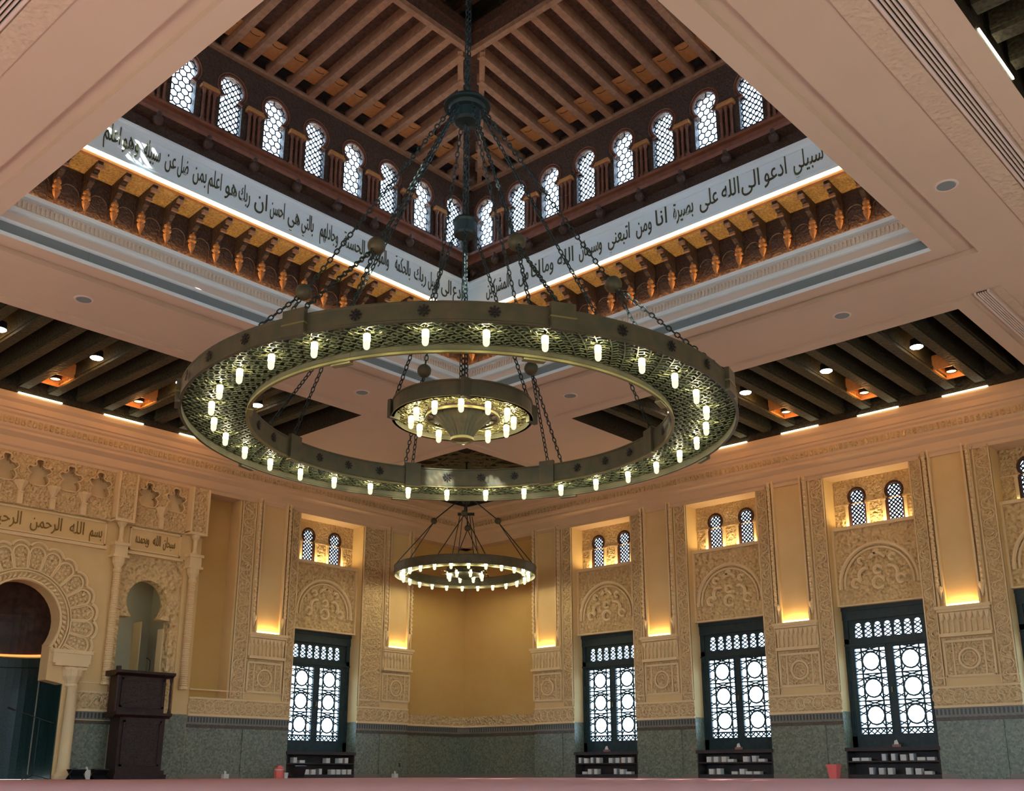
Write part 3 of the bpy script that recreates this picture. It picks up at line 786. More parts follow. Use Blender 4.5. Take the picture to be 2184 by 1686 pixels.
# square boxes of carved stucco above the colonnettes
for a, b in ((9.52, 10.02), (11.50, 12.00)):
    m = MB().use('carved_fine').box(a+.04, b-.04, 0, .22, 5.98, 7.12).use('relief').box(a, a+.05, 0, .25, 5.95, 7.12).box(b-.05, b, 0, .25, 5.95, 7.12).box(a, b, 0, .26, 5.90, 5.97)
    build(m, 'corner_block', 'L', mih)
    u = (a+b)/2
    m = MB().use('relief').lathe([(.001, 5.90), (.12, 5.90), (.10, 5.84), (.055, 5.78), (.05, 5.50), (.07, 5.44), (.07, 5.40), (.001, 5.40)], 10, (u, .12, 0)); build(m, 'colonnette', 'L', mih)
    m = MB().use('relief').box(u-.20, u+.20, 0, .26, 5.33, 5.40).box(u-.16, u+.16, 0, .22, 5.10, 5.33).box(u-.20, u+.20, 0, .26, 5.04, 5.10).lathe([(.15, 5.04), (.14, 4.92), (.10, 4.85), (.08, 4.80), (.10, 4.76), (.10, 4.70)], 12, (u, .13, 0)); build(m, 'capital', 'L', mih)
    m = MB().use('relief'); P = [(.001, 2.08), (.11, 2.08), (.11, 2.14)]
    z = 2.16
    while z < 4.66: P += [(.078, z), (.10, z+.022), (.078, z+.044)]; z += .052
    m.lathe(P+[(.10, 4.70)], 10, (u, .13, 0)); build(m, 'ribbed_column', 'L', mih)
# text panels
def frame_box(m, a, b, c, d, w0, w1, t=.035): return m.box(a, b, w0, w1, c, c+t).box(a, b, w0, w1, d-t, d).box(a, a+t, w0, w1, c, d).box(b-t, b, w0, w1, c, d)
m = MB().use('relief'); frame_box(m, 12.08, 15.55, 5.30, 5.86, 0, .045); frame_box(m, 10.12, 11.48, 5.30, 5.86, 0, .045); build(m, 'text_panel_frame', 'L', mih)
m = MB().use('relief').box(12.05, 15.6, 0, .10, 5.20, 5.27).box(10.05, 11.55, -.05, .08, 5.20, 5.26); build(m, 'ledge_moulding', 'L', mih)
# arch rings and fan
m = MB().use('relief')
m.tube([(x, .03, z) for x, z in arc(MC, 3.38, .90, -38, 218, 36)], .03, 6)
for i in range(40):
    a = math.radians(-36+i*252/39); r = .98; m.tube([(MC+(r-.05)*cos(a-.02), .02, 3.38+(r-.05)*sin(a-.02)), (MC+r*cos(a+.03), .06, 3.38+r*sin(a+.03)), (MC+(r+.05)*cos(a+.06), .02, 3.38+(r+.05)*sin(a+.06))], [.02, .032, .02], 5)
m.tube([(x, .03, z) for x, z in arc(MC, 3.38, 1.07, -38, 218, 36)], .022, 6)
build(m, 'arch_ring', 'L', mih)
r1, r2, hwa = 1.12, 1.60, math.radians(7.0)
def petal(ang):
    m = MB().use('relief'); ca = math.radians(ang); e = (cos(ca), sin(ca)); t = (-sin(ca), cos(ca))
    def P(r, s): return (MC+e[0]*r+t[0]*s, 3.38+e[1]*r+t[1]*s)
    out = [P(r1, -r1*hwa*.92), P(1.45, -1.45*hwa*.92)]+[P(1.47+.175*cos(q), .175*sin(q)) for q in [math.radians(-90+18*i) for i in range(11)]]+[P(1.45, 1.45*hwa*.92), P(r1, r1*hwa*.92)]
    m.tube([(x, .04, z) for x, z in out], .026, 6, True)
    m.use('carved_fine').prism([(x, z) for x, z in out], 0, .018)
    m.use('relief')
    for r in (1.22, 1.32, 1.42, 1.52):
        for s in (-.05, .05):
            q = P(r, s); m.ball((q[0], .02, q[1]), .034, 6, 4)
    return m
for i in range(18): build(petal(90-14.3*(i-8.5)), 'fan_petal', 'L', mih)
m = MB().use('relief')
for i in range(18):
    ca = math.radians(90-14.3*(i-8.5)); m.tube([(x, .03, z) for x, z in arc(MC+1.53*cos(ca), 3.38+1.53*sin(ca), .225, math.degrees(ca)-62, math.degrees(ca)+62, 8)], .04, 6)
build(m, 'scalloped_border', 'L', mih)
# imposts, capital, free columns
for s, u in ((-1, MC-1.31), (1, MC+1.31)):
    a, b = sorted((u+s*.38, u-s*.55))
    m = MB().use('relief').box(a, b, -.2, .16, 2.72, 2.80).box(a+.03, b-.03, -.2, .12, 2.50, 2.72).box(a+.08, b-.08, -.2, .14, 2.44, 2.50).box(u-.25, u+.25, -.18, .18, 2.36, 2.42)
    m.lathe([(.24, 2.36), (.22, 2.22), (.16, 2.12), (.13, 2.06), (.15, 2.03), (.15, 2.0)], 12, (u, .02, 0))
    build(m, 'impost_capital', 'L', mih)
    m = MB().use('relief').lathe([(.15, 2.0), (.115, 1.96), (.125, 1.0), (.13, .25), (.15, .22), (.14, .18), (.20, .10), (.22, .06), (.22, 0), (.001, 0)], 18, (u, .10, 0))
    build(m, 'column', 'L', mih, smooth=True)
build(MB().use('dado').box(11.50, 12.42, 0, .012, 0, 1.21), 'dado_slab', 'L', mih); build(MB().use('dado').box(9.53, 10.1, 0, .012, 0, 1.5), 'dado_slab', 'L', mih)
# the apse itself
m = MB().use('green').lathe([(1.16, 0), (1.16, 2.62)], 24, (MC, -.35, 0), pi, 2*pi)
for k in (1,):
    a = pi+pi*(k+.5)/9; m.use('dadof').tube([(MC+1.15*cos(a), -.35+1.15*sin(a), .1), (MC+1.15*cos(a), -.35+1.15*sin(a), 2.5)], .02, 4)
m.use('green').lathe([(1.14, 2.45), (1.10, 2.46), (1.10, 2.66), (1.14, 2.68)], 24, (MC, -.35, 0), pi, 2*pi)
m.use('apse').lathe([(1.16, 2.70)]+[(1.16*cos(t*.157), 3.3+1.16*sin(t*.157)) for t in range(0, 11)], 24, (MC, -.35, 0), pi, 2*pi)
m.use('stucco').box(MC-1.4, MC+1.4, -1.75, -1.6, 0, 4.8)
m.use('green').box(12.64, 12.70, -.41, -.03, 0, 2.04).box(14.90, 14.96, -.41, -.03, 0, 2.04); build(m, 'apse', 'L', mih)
m = MB().use('e_apse').lathe([(1.11, 2.70), (1.14, 2.74), (1.11, 2.75)], 24, (MC, -.35, 0), pi, 2*pi); build(m, 'apse_light', 'L', mih)
m = MB().use('grey').box(9.8, 11.9, -1.7, -1.6, 0, 5).box(9.75, 9.85, -1.7, -.3, 0, 5).box(11.85, 11.95, -1.7, -.3, 0, 5).box(9.8, 11.9, -1.7, -.3, 4.9, 5.0)
m.use('relief').box(10.12, 10.20, -.55, -.3, 0, 3.55).box(10.28, 10.31, -1.6, -1.2, 0, 3.8)
build(m, 'side_niche_lining', 'L', mih)
pl = bpy.data.lights.new('niche', 'POINT'); pl.energy = 3.5*LAMP; pl.color = (1, .86, .6); pl.shadow_soft_size = .15
lo = bpy.data.objects.new('niche_lamp', pl); C.objects.link(lo); lo.location = (11.4, -1.0, 4.6)

# ================================================================== MINBAR (stepped pulpit front)
mn = thing('pulpit', (11.06, 0, 0), 'dark carved mahogany pulpit standing in front of the small keyhole niche', 'pulpit')
def mbx(nm, mat, *a): return build(MB().use(mat).box(*a), nm, 'L', mn, vec=True)
mbx('plinth', 'minbar', -.64, .62, .26, .84, 0, .10); mbx('plinth', 'minbar', -.60, .58, .28, .80, .10, .19)
mbx('lower_body', 'minbar', -.55, .56, .29, .74, .19, 1.34)
m = MB().use('minbar'); m.sweep([(.27, 1.34), (.74, 1.34), (.78, 1.38), (.84, 1.40), (.84, 1.46), (.27, 1.46)], -.66, .72); build(m, 'middle_ledge', 'L', mn, vec=True)
mbx('upper_body', 'minbar', -.50, .66, .29, .72, 1.46, 2.26)
m = MB().use('minbar'); m.sweep([(.27, 2.26), (.74, 2.26), (.80, 2.30), (.86, 2.32), (.86, 2.38), (.27, 2.38)], -.66, .78); build(m, 'top_ledge', 'L', mn, vec=True)
for a, b, c, d, w0, nm in ((-.42, .44, .32, 1.24, .74, 'lower_panel'), (-.42, .56, 1.60, 2.18, .72, 'upper_panel')):
    build(MB().use('minbar_p').box(a, b, w0-.01, w0+.008, c, d), nm, 'L', mn, vec=True)
    m = MB().use('minbar'); frame_box(m, a-.04, b+.04, c-.04, d+.04, w0, w0+.03, .045); build(m, 'panel_frame', 'L', mn, vec=True)
for u in (-.60, .72):
    m = MB().use('minbar').lathe([(.04, 1.46), (.03, 1.52), (.022, 1.6), (.03, 1.85), (.022, 2.12), (.035, 2.2), (.04, 2.26)], 10, (u, .78, 0)); build(m, 'post', 'L', mn, vec=True)
mbx('finial_block', 'minbar', .70, .78, .74, .84, 2.38, 2.46)
mc = thing('microphone', (10.95, .6, 2.382), 'thin black gooseneck microphone on top of the pulpit', 'microphone')
build(MB().use('black').lathe([(.001, 0), (.05, 0), (.05, .015), (.001, .02)], 12), 'base', None, mc)
build(MB().use('black').tube([(0, 0, .015), (0, 0, .20), (.01, .01, .27), (.06, .02, .31)], .012, 6), 'gooseneck', None, mc)
build(MB().use('black').tube([(.05, .015, .305), (.11, .03, .32)], [.014, .018], 8), 'microphone_head', None, mc)

# mic stand in the apse
ms = thing('microphone_stand', (13.45, .80, 0), 'black microphone stand with a slanted boom in front of the dark prayer niche', 'microphone stand')
m = MB().use('black')
for k in range(3):
    a = 2*pi*k/3+.5; m.tube([(0, 0, .10), (.32*cos(a), .32*sin(a), .01)], .010, 6)
build(m, 'tripod_leg', None, ms); build(MB().use('black').tube([(0, 0, .08), (0, 0, 1.25)], .012, 8), 'pole', None, ms)
build(MB().use('black').tube([(-.32, 0, 1.15), (.55, 0, 1.40)], .009, 6), 'boom', None, ms)
build(MB().use('black').tube([(.53, 0, 1.39), (.68, 0, 1.44)], [.018, .025], 8), 'microphone_head', None, ms)

# low reading stands with open books
for k, (u, wh) in enumerate(((12.45, 'just right of the white column'), (11.93, 'at the foot of the pulpit'))):
    t = thing('book_stand', (u, .65, 0), 'small black folding book stand '+wh, 'book stand')
    m = MB().use('black')
    build(MB().use('black').add([(-.16, -.12, 0), (.16, -.12, 0), (.16, .14, .20), (-.16, .14, .20), (-.16, -.12, .015), (.16, -.12, .015), (.16, .14, .215), (-.16, .14, .215)], [(0, 3, 2, 1), (4, 5, 6, 7), (0, 1, 5, 4), (1, 2, 6, 5), (2, 3, 7, 6), (3, 0, 4, 7)]), 'slanted_board', None, t)
    build(MB().use('black').add([(-.16, .14, 0), (.16, .14, 0), (.16, -.12, .20), (-.16, -.12, .20), (-.16, .14, .015), (.16, .14, .015), (.16, -.12, .215), (-.16, -.12, .215)], [(0, 1, 2, 3), (4, 7, 6, 5), (0, 4, 5, 1), (1, 5, 6, 2), (2, 6, 7, 3), (3, 7, 4, 0)]), 'cross_board', None, t)
    o = build(MB().use('paper').add([(-.13, -.11, .23), (.0, -.11, .215), (.13, -.11, .23), (-.13, .12, .245), (0, .12, .225), (.13, .12, .245), (0, 0, .205)], [(0, 1, 4, 3), (1, 2, 5, 4), (0, 3, 6), (2, 6, 5)]), 'open_book', None, None, (u, .65, 0))
    o['label'] = 'open book with pale pages on the black book stand '+wh; o['category'] = 'book'
t = thing('tissue_box', (12.19, .6, 0), 'white tissue box on the carpet between the two book stands', 'tissue box'); build(MB().use('paper').box(-.06, .06, -.06, .06, 0, .20), 'box', None, t); build(MB().use('paper').add([(-.03, 0, .2), (.03, 0, .2), (.04, .02, .27), (-.02, -.02, .26)], [(0, 1, 2, 3)]), 'tissue', None, t)
for u, wr in ((8.55, 'beneath the ochre recess of the left wall'), (3.05, 'below the pilaster left of the plain corner'),):
    t = thing('tissue_box', (u, .35, 0), 'small pale tissue box on the carpet '+wr, 'tissue box'); build(MB().use('paper').box(-.07, .07, -.06, .06, 0, .11), 'box', None, t); build(MB().use('paper').add([(-.03, 0, .11), (.03, 0, .11), (.05, .02, .19), (-.04, -.02, .16)], [(0, 1, 2, 3)]), 'tissue', None, t)
# coral bins
t = thing('waste_bin', (.45, 12.33, 0), 'coral pink square waste bin against the right wall pilaster', 'bin')
build(MB().use('pink').add([(-.085, -.085, 0), (.085, -.085, 0), (.085, .085, 0), (-.085, .085, 0), (-.12, -.12, .30), (.12, -.12, .30), (.12, .12, .30), (-.12, .12, .30)], [(0, 3, 2, 1), (0, 1, 5, 4), (1, 2, 6, 5), (2, 3, 7, 6), (3, 0, 4, 7)]), 'bucket', None, t)
build(MB().use('pink').box(-.13, .13, -.13, .13, .27, .31), 'rim', None, t)
t = thing('water_flask', (7.08, .5, 0), 'coral pink round insulated flask beside the left wall window', 'flask')
build(MB().use('pink').lathe([(.001, 0), (.11, 0), (.115, .02), (.115, .26), (.10, .28), (.001, .28)], 18), 'body', None, t, smooth=False); build(MB().use('pink').lathe([(.07, .28), (.07, .31), (.001, .32)], 14), 'lid', None, t); build(MB().use('paper').lathe([(.117, .20), (.117, .22)], 18), 'ring', None, t)
t = thing('floor_seat', (6.68, .62, 0), 'black legless floor seat with tilted back under the left wall window', 'floor seat')
build(MB().use('black').box(-.17, .17, -.16, .16, .02, .07), 'seat', None, t); build(MB().use('black').add([(-.17, .16, .03), (.17, .16, .03), (.20, .30, .30), (-.14, .30, .30), (-.17, .12, .03), (.17, .12, .03), (.20, .26, .31), (-.14, .26, .31)], [(0, 1, 2, 3), (4, 7, 6, 5), (0, 4, 5, 1), (1, 5, 6, 2), (2, 6, 7, 3), (3, 7, 4, 0)]), 'backrest', None, t)
t = thing('cup', (6.90, .55, 0), 'small pale cup between the coral flask and the black floor seat', 'cup'); build(MB().use('paper').lathe([(.001, 0), (.05, 0), (.065, .14), (.055, .14), (.045, .01)], 12), 'body', None, t)
t = thing('wall_socket', (-.28, 1.1, .0), 'small dark floor socket cover on the tiled wall by the corner', 'socket'); t.location = (2.6, .01, .35); build(MB().use('black').box(-.035, .035, 0, .02, -.05, .05), 'plate', None, t); build(MB().use('paperd').box(-.012, .012, .018, .028, -.015, .015), 'button', None, t)

# ================================================================== LANTERN
def square_ring(prof, mats):
    m = MB(); 
    for k in range(len(prof)-1):
        (w0, z0), (w1, z1) = prof[k], prof[k+1]; m.use(mats[k])
        def sq(w, z): e = 2*M-w; return [(w, w, z), (e, w, z), (e, e, z), (w, e, z)]
        a, b = sq(w0, z0), sq(w1, z1)
        m.add(a+b, [(i, (i+1) % 4, (i+1) % 4+4, i+4) for i in range(4)])
    return m
P = [((7.48, 8.34), 'white'), ((7.48, 8.41), 'white'), ((7.43, 8.42), 'vent'), ((7.43, 8.60), 'white'), ((7.47, 8.61), 'white'), ((7.47, 8.65), 'pinkw'), ((7.40, 8.67), 'pinkw'), ((7.33, 8.86), 'white'),
     ((7.38, 8.87), 'white'), ((7.40, 8.91), 'white'), ((7.38, 8.96), 'white'), ((7.32, 8.97), 'carvew'), ((7.26, 9.20), 'white'), ((7.34, 9.21), 'white'), ((7.34, 9.29), 'white'), ((7.31, 9.29), 'white'), ((7.31, 9.25), 'white'), ((7.25, 9.25), None)]
tr8 = st(square_ring([p for p, _ in P], [q for _, q in P]), 'trim_8')
# drops (teeth) on the carved cove
for fr in ('R', 'L'):
    m = MB().use('carvew'); 
    for k in range(140):
        u = 7.45+k*.077; m.box(u, u+.03, 7.26, 7.325, 9.00, 9.14)
    build(m, 'cove_teeth', fr, tr8, kind='stuff')
    m = MB().use('vent'); 
    for k in range(11): m.box(7.5+k*1.0, 7.51+k*1.0, 7.425, 7.437, 8.42, 8.60)
    build(m, 'diffuser_joint', fr, tr8, kind='stuff')
P = [((7.25, 9.24), 'wood'), ((7.25, 10.10), 'gold'), ((7.78, 10.15), 'orange'), ((7.80, 10.13), 'orange'), ((7.84, 10.15), 'orange'), ((7.84, 10.20), 'e_band'), ((7.90, 10.20), 'e_band'), ((7.90, 10.25), 'white'), ((7.84, 10.26), 'white'), ((7.845, 10.34), 'white'), ((7.86, 10.35), 'white'), ((7.86, 10.37), 'white'), ((7.84, 10.38), 'white'),
     ((7.84, 10.90), 'white'), ((7.86, 10.91), 'white'), ((7.86, 10.93), 'white'), ((7.84, 10.94), 'white'), ((7.85, 11.0), 'white'), ((7.88, 11.03), 'white'), ((7.88, 11.07), 'white'), ((7.84, 11.08), 'wood'), ((7.80, 11.08), 'wood'), ((7.80, 11.34), 'wood'), ((8.04, 11.38), 'woodred'), ((8.06, 11.44), 'woodred'), ((8.0, 11.46), 'woodred'), ((8.0, 11.58), 'woodred'), ((8.07, 11.60), 'woodred'), ((8.07, 11.66), 'woodred'), ((7.88, 11.76), None)]
tr9 = st(square_ring([p for p, _ in P], [q for _, q in P]), 'trim_9')
for k, fr in enumerate(('R', 'L', 'R2', 'L2')):
    al = bpy.data.lights.new('cove', 'AREA'); al.shape = 'RECTANGLE'; al.size = 11.0; al.size_y = .03; al.energy = 34*LAMP; al.color = (1, .60, .24)
    lo = bpy.data.objects.new('cornice_cove_light', al); C.objects.link(lo); lo.location = fp(fr, (M, 7.285, 9.27)); lo.rotation_euler = (pi, 0, 0 if fr[0] == 'L' else pi/2)
# corbels
cor = MB().use('wood').sweep([(7.25, 9.62), (7.34, 9.66), (7.42, 9.80), (7.52, 9.86), (7.56, 9.96), (7.66, 10.0), (7.70, 10.08), (7.78, 10.10), (7.78, 10.15), (7.25, 10.12)], -.045, .045)
cor.use('rafter').box(-.055, .055, 7.70, 7.77, 10.02, 10.09).box(-.055, .055, 7.54, 7.60, 9.92, 9.97)
cor.use('cor').lathe([(.001, 9.27), (.022, 9.29), (.018, 9.36), (.03, 9.40), (.055, 9.46), (.07, 9.52), (.03, 9.54), (.03, 9.56), (.075, 9.58), (.075, 9.61), (.04, 9.63), (.04, 9.65), (.065, 9.67), (.065, 9.70), (.03, 9.74), (.045, 9.82), (.001, 9.84)], 8, (0, 7.37, 0))
for fr in ('R', 'L'):
    cme = cor.mesh('corbel', fr, True); org = fp(fr, (0, 0, 0))
    for k in range(22):
        u = 7.25+11.18*(k+.5)/22; link('corbel', cme, tr9, fp(fr, (u, 0, 0)))
    m = MB().use('wood')
    for k in range(21):
        u = 7.25+11.18*(k+1)/22; m.tube([(p[0], 7.262, p[1]) for p in arc(u, 9.62, .17, 0, 180, 8)], .012, 4)
        m.box(u-.17, u-.16, 7.25, 7.27, 9.3, 9.62)
    build(m, 'blind_arcade', fr, tr9, kind='stuff')
    bl = MB().use('wood').ball((0, 0, 0), .10, 10, 8).lathe([(.06, .07), (.07, .16)], 8).mesh('ball_finial', fr, True, True)
    for k in range(11): link('ball_finial', bl, tr9, fp(fr, (M-5+k, 8.0, 11.27)))
# window wall
ks = keyhole(0, 11.86, .48, 12.58, 12.80, .265, 14)
fin = in_poly(ks)
cellm = MB().use('wood').plate(-.5, .5, 11.74, 13.50, ks, (0, 12.56), -.16, 0)
ringm = MB().use('woodred').tube([(p[0]*1.03, .0, p[1]) for p in ks if p[1] > 12.5], .022, 5).tube([(p[0]*1.22, .01, 12.8+(p[1]-12.8)*1.22) for p in ks if p[1] > 12.6], .014, 4)
hexl = MB().use('lead')
for i in range(-3, 4):
    for j in range(0, 11):
        cx, cz = i*.146+(.073 if j % 2 else 0), 11.90+j*.126
        for a in range(0, 6, 1):
            p = (cx+.084*sin(a*pi/3), cz+.084*cos(a*pi/3)); q = (cx+.084*sin((a+1)*pi/3), cz+.084*cos((a+1)*pi/3))
            if a < 3 and fin((p[0]+q[0])/2, (p[1]+q[1])/2): hexl.seg(p, q, .024, .012, -.09)
dial = MB().use('lead'); lattice_diamonds(dial, -.25, .25, 11.86, 13.1, .128, .022, fin, -.09)
cols = MB().use('woodred')
for s in (-1, 0, 1):
    cols.lathe([(.05, 11.76), (.05, 11.82), (.03, 11.84), (.028, 12.12), (.036, 12.14), (.028, 12.16), (.026, 12.36), (.045, 12.42), (.05, 12.46)], 8, (s*.11, .05, 0))
cols.use('orange').box(-.19, .19, 0, .11, 12.46, 12.52).box(-.17, .17, 0, .09, 12.54, 12.57)
WHICH = {'R': 'right', 'L': 'left', 'R2': 'back', 'L2': 'near'}
pm_ = MB().use('pane').box(-.26, .26, -.13, -.125, 11.84, 13.1)
for fr in ('R', 'L', 'R2', 'L2'):
    wall = link('wall_lantern_'+WHICH[fr], None, None, (0, 0, 0), kind='structure')
    cm, rm, hm_, dm, co, pn = cellm.mesh('cell', fr, True), ringm.mesh('ring', fr, True), hexl.mesh('hex', fr, True), dial.mesh('dia', fr, True), cols.mesh('cols', fr, True), pm_.mesh('pane', fr, True)
    for k in range(10):
        base = fp(fr, (7.84+k+.5, 7.84, 0))
        o = link('carved_wall_panel', cm, wall, base)
        link('arch_moulding', rm, wall, base)
        link('lattice', hm_ if (k % 2 == 1) == (fr in ('L', 'L2')) else dm, wall, base)
        link('pane', pn, wall, base)
        if k < 9: link('column_cluster', co, wall, fp(fr, (7.84+k+1, 7.84, 0)))
    m = MB().use('rafter').sweep([(7.70, 13.44), (7.93, 13.44), (7.93, 13.50), (7.90, 13.56), (7.70, 13.56)], 7.84, 2*M-7.84); build(m, 'wall_plate', fr, wall)
    m = MB().use('wood').box(7.3, 7.68, 7.3, 7.68, 11, 11)
# roof: boards, rafters, hips, crown frame
sl = .12
rb = MB()
P = [((7.6, 13.50), 'rafterdark'), ((7.84, 13.76), 'rafterdark'), ((11.07, 14.15), None)]
m = square_ring([(7.6, 13.52), (7.84, 13.74), (11.2, 14.14)], ['rafterdark', 'rafterdark'])
# crown frame: inner faces and lid
F0 = 11.07
roof = link('roof_lantern', m.mesh('roof_lantern'), None, (0, 0, 0), kind='structure')
m = square_ring([(F0-.10, 14.2), (F0-.10, 13.84), (F0+.02, 13.84), (F0+.02, 13.92), (F0+.05, 13.92), (F0+.05, 14.45), (F0-.2, 14.47)], ['rafter', 'rafter', 'rafter', 'rafter', 'rafterdark', 'rafterdark']); build(m, 'crown_frame', parent=roof)
m = MB().use('coffer').box(F0-.6, 2*M-F0+.6, F0-.6, 2*M-F0+.6, 14.9, 15.0)
for k in range(8): 
    u = F0+.2+k*.45; m.use('rafterdark').box(u, u+.12, F0-.5, 2*M-F0+.5, 14.7, 14.9)
m.use('coffer')
square = square_ring([(F0-.2, 14.46), (F0-.2, 14.95)], ['coffer']); m.add(square.v, square.f)
build(m, 'crown_ceiling', parent=roof)
for fr in ('R', 'L', 'R2', 'L2'):
    cache = {}
    for k in range(20):
        u = 12.59+.505*(k-9)
        if u < 8.2 or u > 17.6: continue
        d = min(u-7.84, 2*M-7.84-u); L = min(3.17, d-.26)
        if L < .25: continue
        key = round(L, 2)
        if key not in cache:
            mm = MB().use('rafter'); z1 = 13.50+sl*L
            mm.add([(-.075, 0, 13.50), (.075, 0, 13.50), (.075, L, z1), (-.075, L, z1), (-.075, 0, 13.78), (.075, 0, 13.78), (.075, L, z1+.28), (-.075, L, z1+.28)], [(0, 3, 2, 1), (4, 5, 6, 7), (0, 1, 5, 4), (1, 2, 6, 5), (2, 3, 7, 6), (3, 0, 4, 7)])
            cache[key] = mm.mesh('rafter', fr, True)
        link('rafter', cache[key], roof, fp(fr, (u, 7.86, 0)))
    if fr in 'RL':
        ev = MB().use('black').box(-.10, .10, .06, .26, 13.60, 13.64).use('orange').add([(-.17, .27, 13.66), (.17, .27, 13.66), (.17, .75, 13.72), (-.17, .75, 13.72), (-.17, .27, 13.68), (.17, .27, 13.68), (.17, .75, 13.74), (-.17, .75, 13.74)], [(0, 3, 2, 1), (4, 5, 6, 7), (0, 1, 5, 4), (1, 2, 6, 5), (2, 3, 7, 6), (3, 0, 4, 7)])  # black box paints the shaded gap between rafters, above the wall plate
        ev.use('black').tube([(.0+.11*cos(a), .66+.05*sin(a), 13.70) for a in [pi+pi*i/6 for i in range(7)]], .008, 4)
        em = ev.mesh('eave_board', fr, True)
        for k in range(19):
            u = 12.59+.505*(k-9)+.2525
            if 8.5 < u < 17.3: link('eave_board', em, roof, fp(fr, (u, 7.86, 0)))
for sx, sy in ((0, 0), (1, 0), (0, 1), (1, 1)):
    def q(a, b): return (2*M-a if sx else a, 2*M-b if sy else b)
    for s in (-.22, .22):
        m = MB().use('rafter'); L0, L1 = 7.90, 11.05; n0 = (.5, -.5); h = .055
        pts = []
        for (t, z) in ((L0, 13.50), (L1, 13.50+sl*(L1-L0))):
            for e in (-h, h):
                x, y = q(t+(s+e)*.707, t-(s+e)*.707); pts.append((x, y, z))
            for e in (h, -h):
                x, y = q(t+(s+e)*.707, t-(s+e)*.707); pts.append((x, y, z+.28))
        m.add(pts, [(0, 1, 2, 3), (4, 5, 6, 7), (0, 4, 5, 1), (1, 5, 6, 2), (2, 6, 7, 3), (3, 7, 4, 0)]); build(m, 'hip_rafter', parent=roof)
m = square_ring([(7.1, 9.2), (7.1, 15.2)], ['rafterdark'])
m2 = square_ring([(7.15, 9.25), (7.6, 9.3), (7.6, 11.7)], ['rafterdark']*2)
# outer roof shell keeps daylight out of the roof
m = square_ring([(7.45, 13.50), (7.3, 13.55), (7.3, 13.8), (10.8, 15.15)], ['rafterdark']*3).use('rafterdark'); m.box(10.7, 2*M-10.7, 10.7, 2*M-10.7, 15.1, 15.2); build(m, 'roof_covering', parent=roof)
m = square_ring([(7.15, 9.3), (7.15, 9.85)], ['rafterdark']); build(m, 'drum', parent=roof)
m = square_ring([(7.20, 9.25), (7.20, 11.74), (7.68, 11.74)], ['rafterdark']*2); build(m, 'drum_lining', parent=roof)
m = square_ring([(7.68, 13.46), (7.45, 13.5)], ['rafterdark']); build(m, 'eaves', parent=roof)

# ---- calligraphy ---------------------------------------------------
FORMS = {'ا': (0xFE8D, 0), 'أ': (0xFE83, 0), 'ب': (0xFE8F, 1), 'ة': (0xFE93, 0), 'ت': (0xFE95, 1), 'ث': (0xFE99, 1), 'ج': (0xFE9D, 1), 'ح': (0xFEA1, 1), 'خ': (0xFEA5, 1), 'د': (0xFEA9, 0), 'ذ': (0xFEAB, 0), 'ر': (0xFEAD, 0), 'ز': (0xFEAF, 0),
 'س': (0xFEB1, 1), 'ش': (0xFEB5, 1), 'ص': (0xFEB9, 1), 'ض': (0xFEBD, 1), 'ط': (0xFEC1, 1), 'ظ': (0xFEC5, 1), 'ع': (0xFEC9, 1), 'غ': (0xFECD, 1), 'ف': (0xFED1, 1), 'ق': (0xFED5, 1), 'ك': (0xFED9, 1), 'ل': (0xFEDD, 1), 'م': (0xFEE1, 1), 'ن': (0xFEE5, 1), 'ه': (0xFEE9, 1), 'و': (0xFEED, 0), 'ى': (0xFEEF, 0), 'ي': (0xFEF1, 1)}
def shape(wd):
    out = []; prev = False; i = 0
    for i, ch in enumerate(wd):
        b, dual = FORMS[ch]; nxt = i+1 < len(wd) and dual
        out.append(chr(b+(3 if prev and nxt else 1 if prev else 2 if nxt else 0))); prev = nxt
    return ''.join(out[::-1])
def word_mesh(wd, width, scz, thick=.012):
    cu = bpy.data.curves.new('t', 'FONT'); cu.body = shape(wd); cu.resolution_u = 2; cu.extrude = .02; cu.fill_mode = 'FRONT'
    cu.offset = .0
    o = bpy.data.objects.new("t", cu); C.objects.link(o); bpy.context.view_layer.update()
    me = bpy.data.meshes.new_from_object(o); bpy.data.objects.remove(o)
    return me
def place_word(wd, mat, parent, right, origin, width, scz, normal, mode='word'):
    """text in the plane spanned by right (unit) and z, facing normal; origin is the centre of the baseline"""
    me = word_mesh(wd, width, scz); xs_ = [v.co.x for v in me.vertices]
    if not xs_: return
    x0, x1 = min(xs_), max(xs_); sx = width/max(.1, x1-x0); sx = min(sx*.84, scz*.80); cx = (x0+x1)/2
    R_, N_, O_ = Vector(right), Vector(normal), Vector(origin)
    for v in me.vertices: v.co = O_+R_*((v.co.x-cx)*sx)+Vector((0, 0, v.co.y*scz))+N_*((v.co.z)*.4)
    me.materials.clear(); me.materials.append(MT[mat]); me.update()
    link(mode, me, parent)
def interp(x, X, Y):
    for i in range(len(X)-1):
        if x <= X[i+1] or i == len(X)-2: return Y[i]+(Y[i+1]-Y[i])*(x-X[i])/(X[i+1]-X[i])
LT = [('اعلم', 236), ('وهو', 277), ('سبيله', 323), ('عن', 362), ('ضل', 389), ('بمن', 424), ('اعلم', 456), ('هو', 491), ('ربك', 519), ('ان', 554), ('احسن', 590), ('هي', 624), ('بالتي', 652), ('وجادلهم', 697), ('الحسنة', 752), ('والموعظة', 806), ('بالحكمة', 857), ('ربك', 895), ('سبيل', 924), ('الى', 951), ('ادع', 974)]
X1, Y1 = [230, 300, 395, 500, 600, 790, 900, 960, 985], [16.6, 16.01, 15.14, 14.1, 13.04, 10.78, 9.3, 8.43, 8.02]
us = [interp(p, X1, Y1) for _, p in LT]
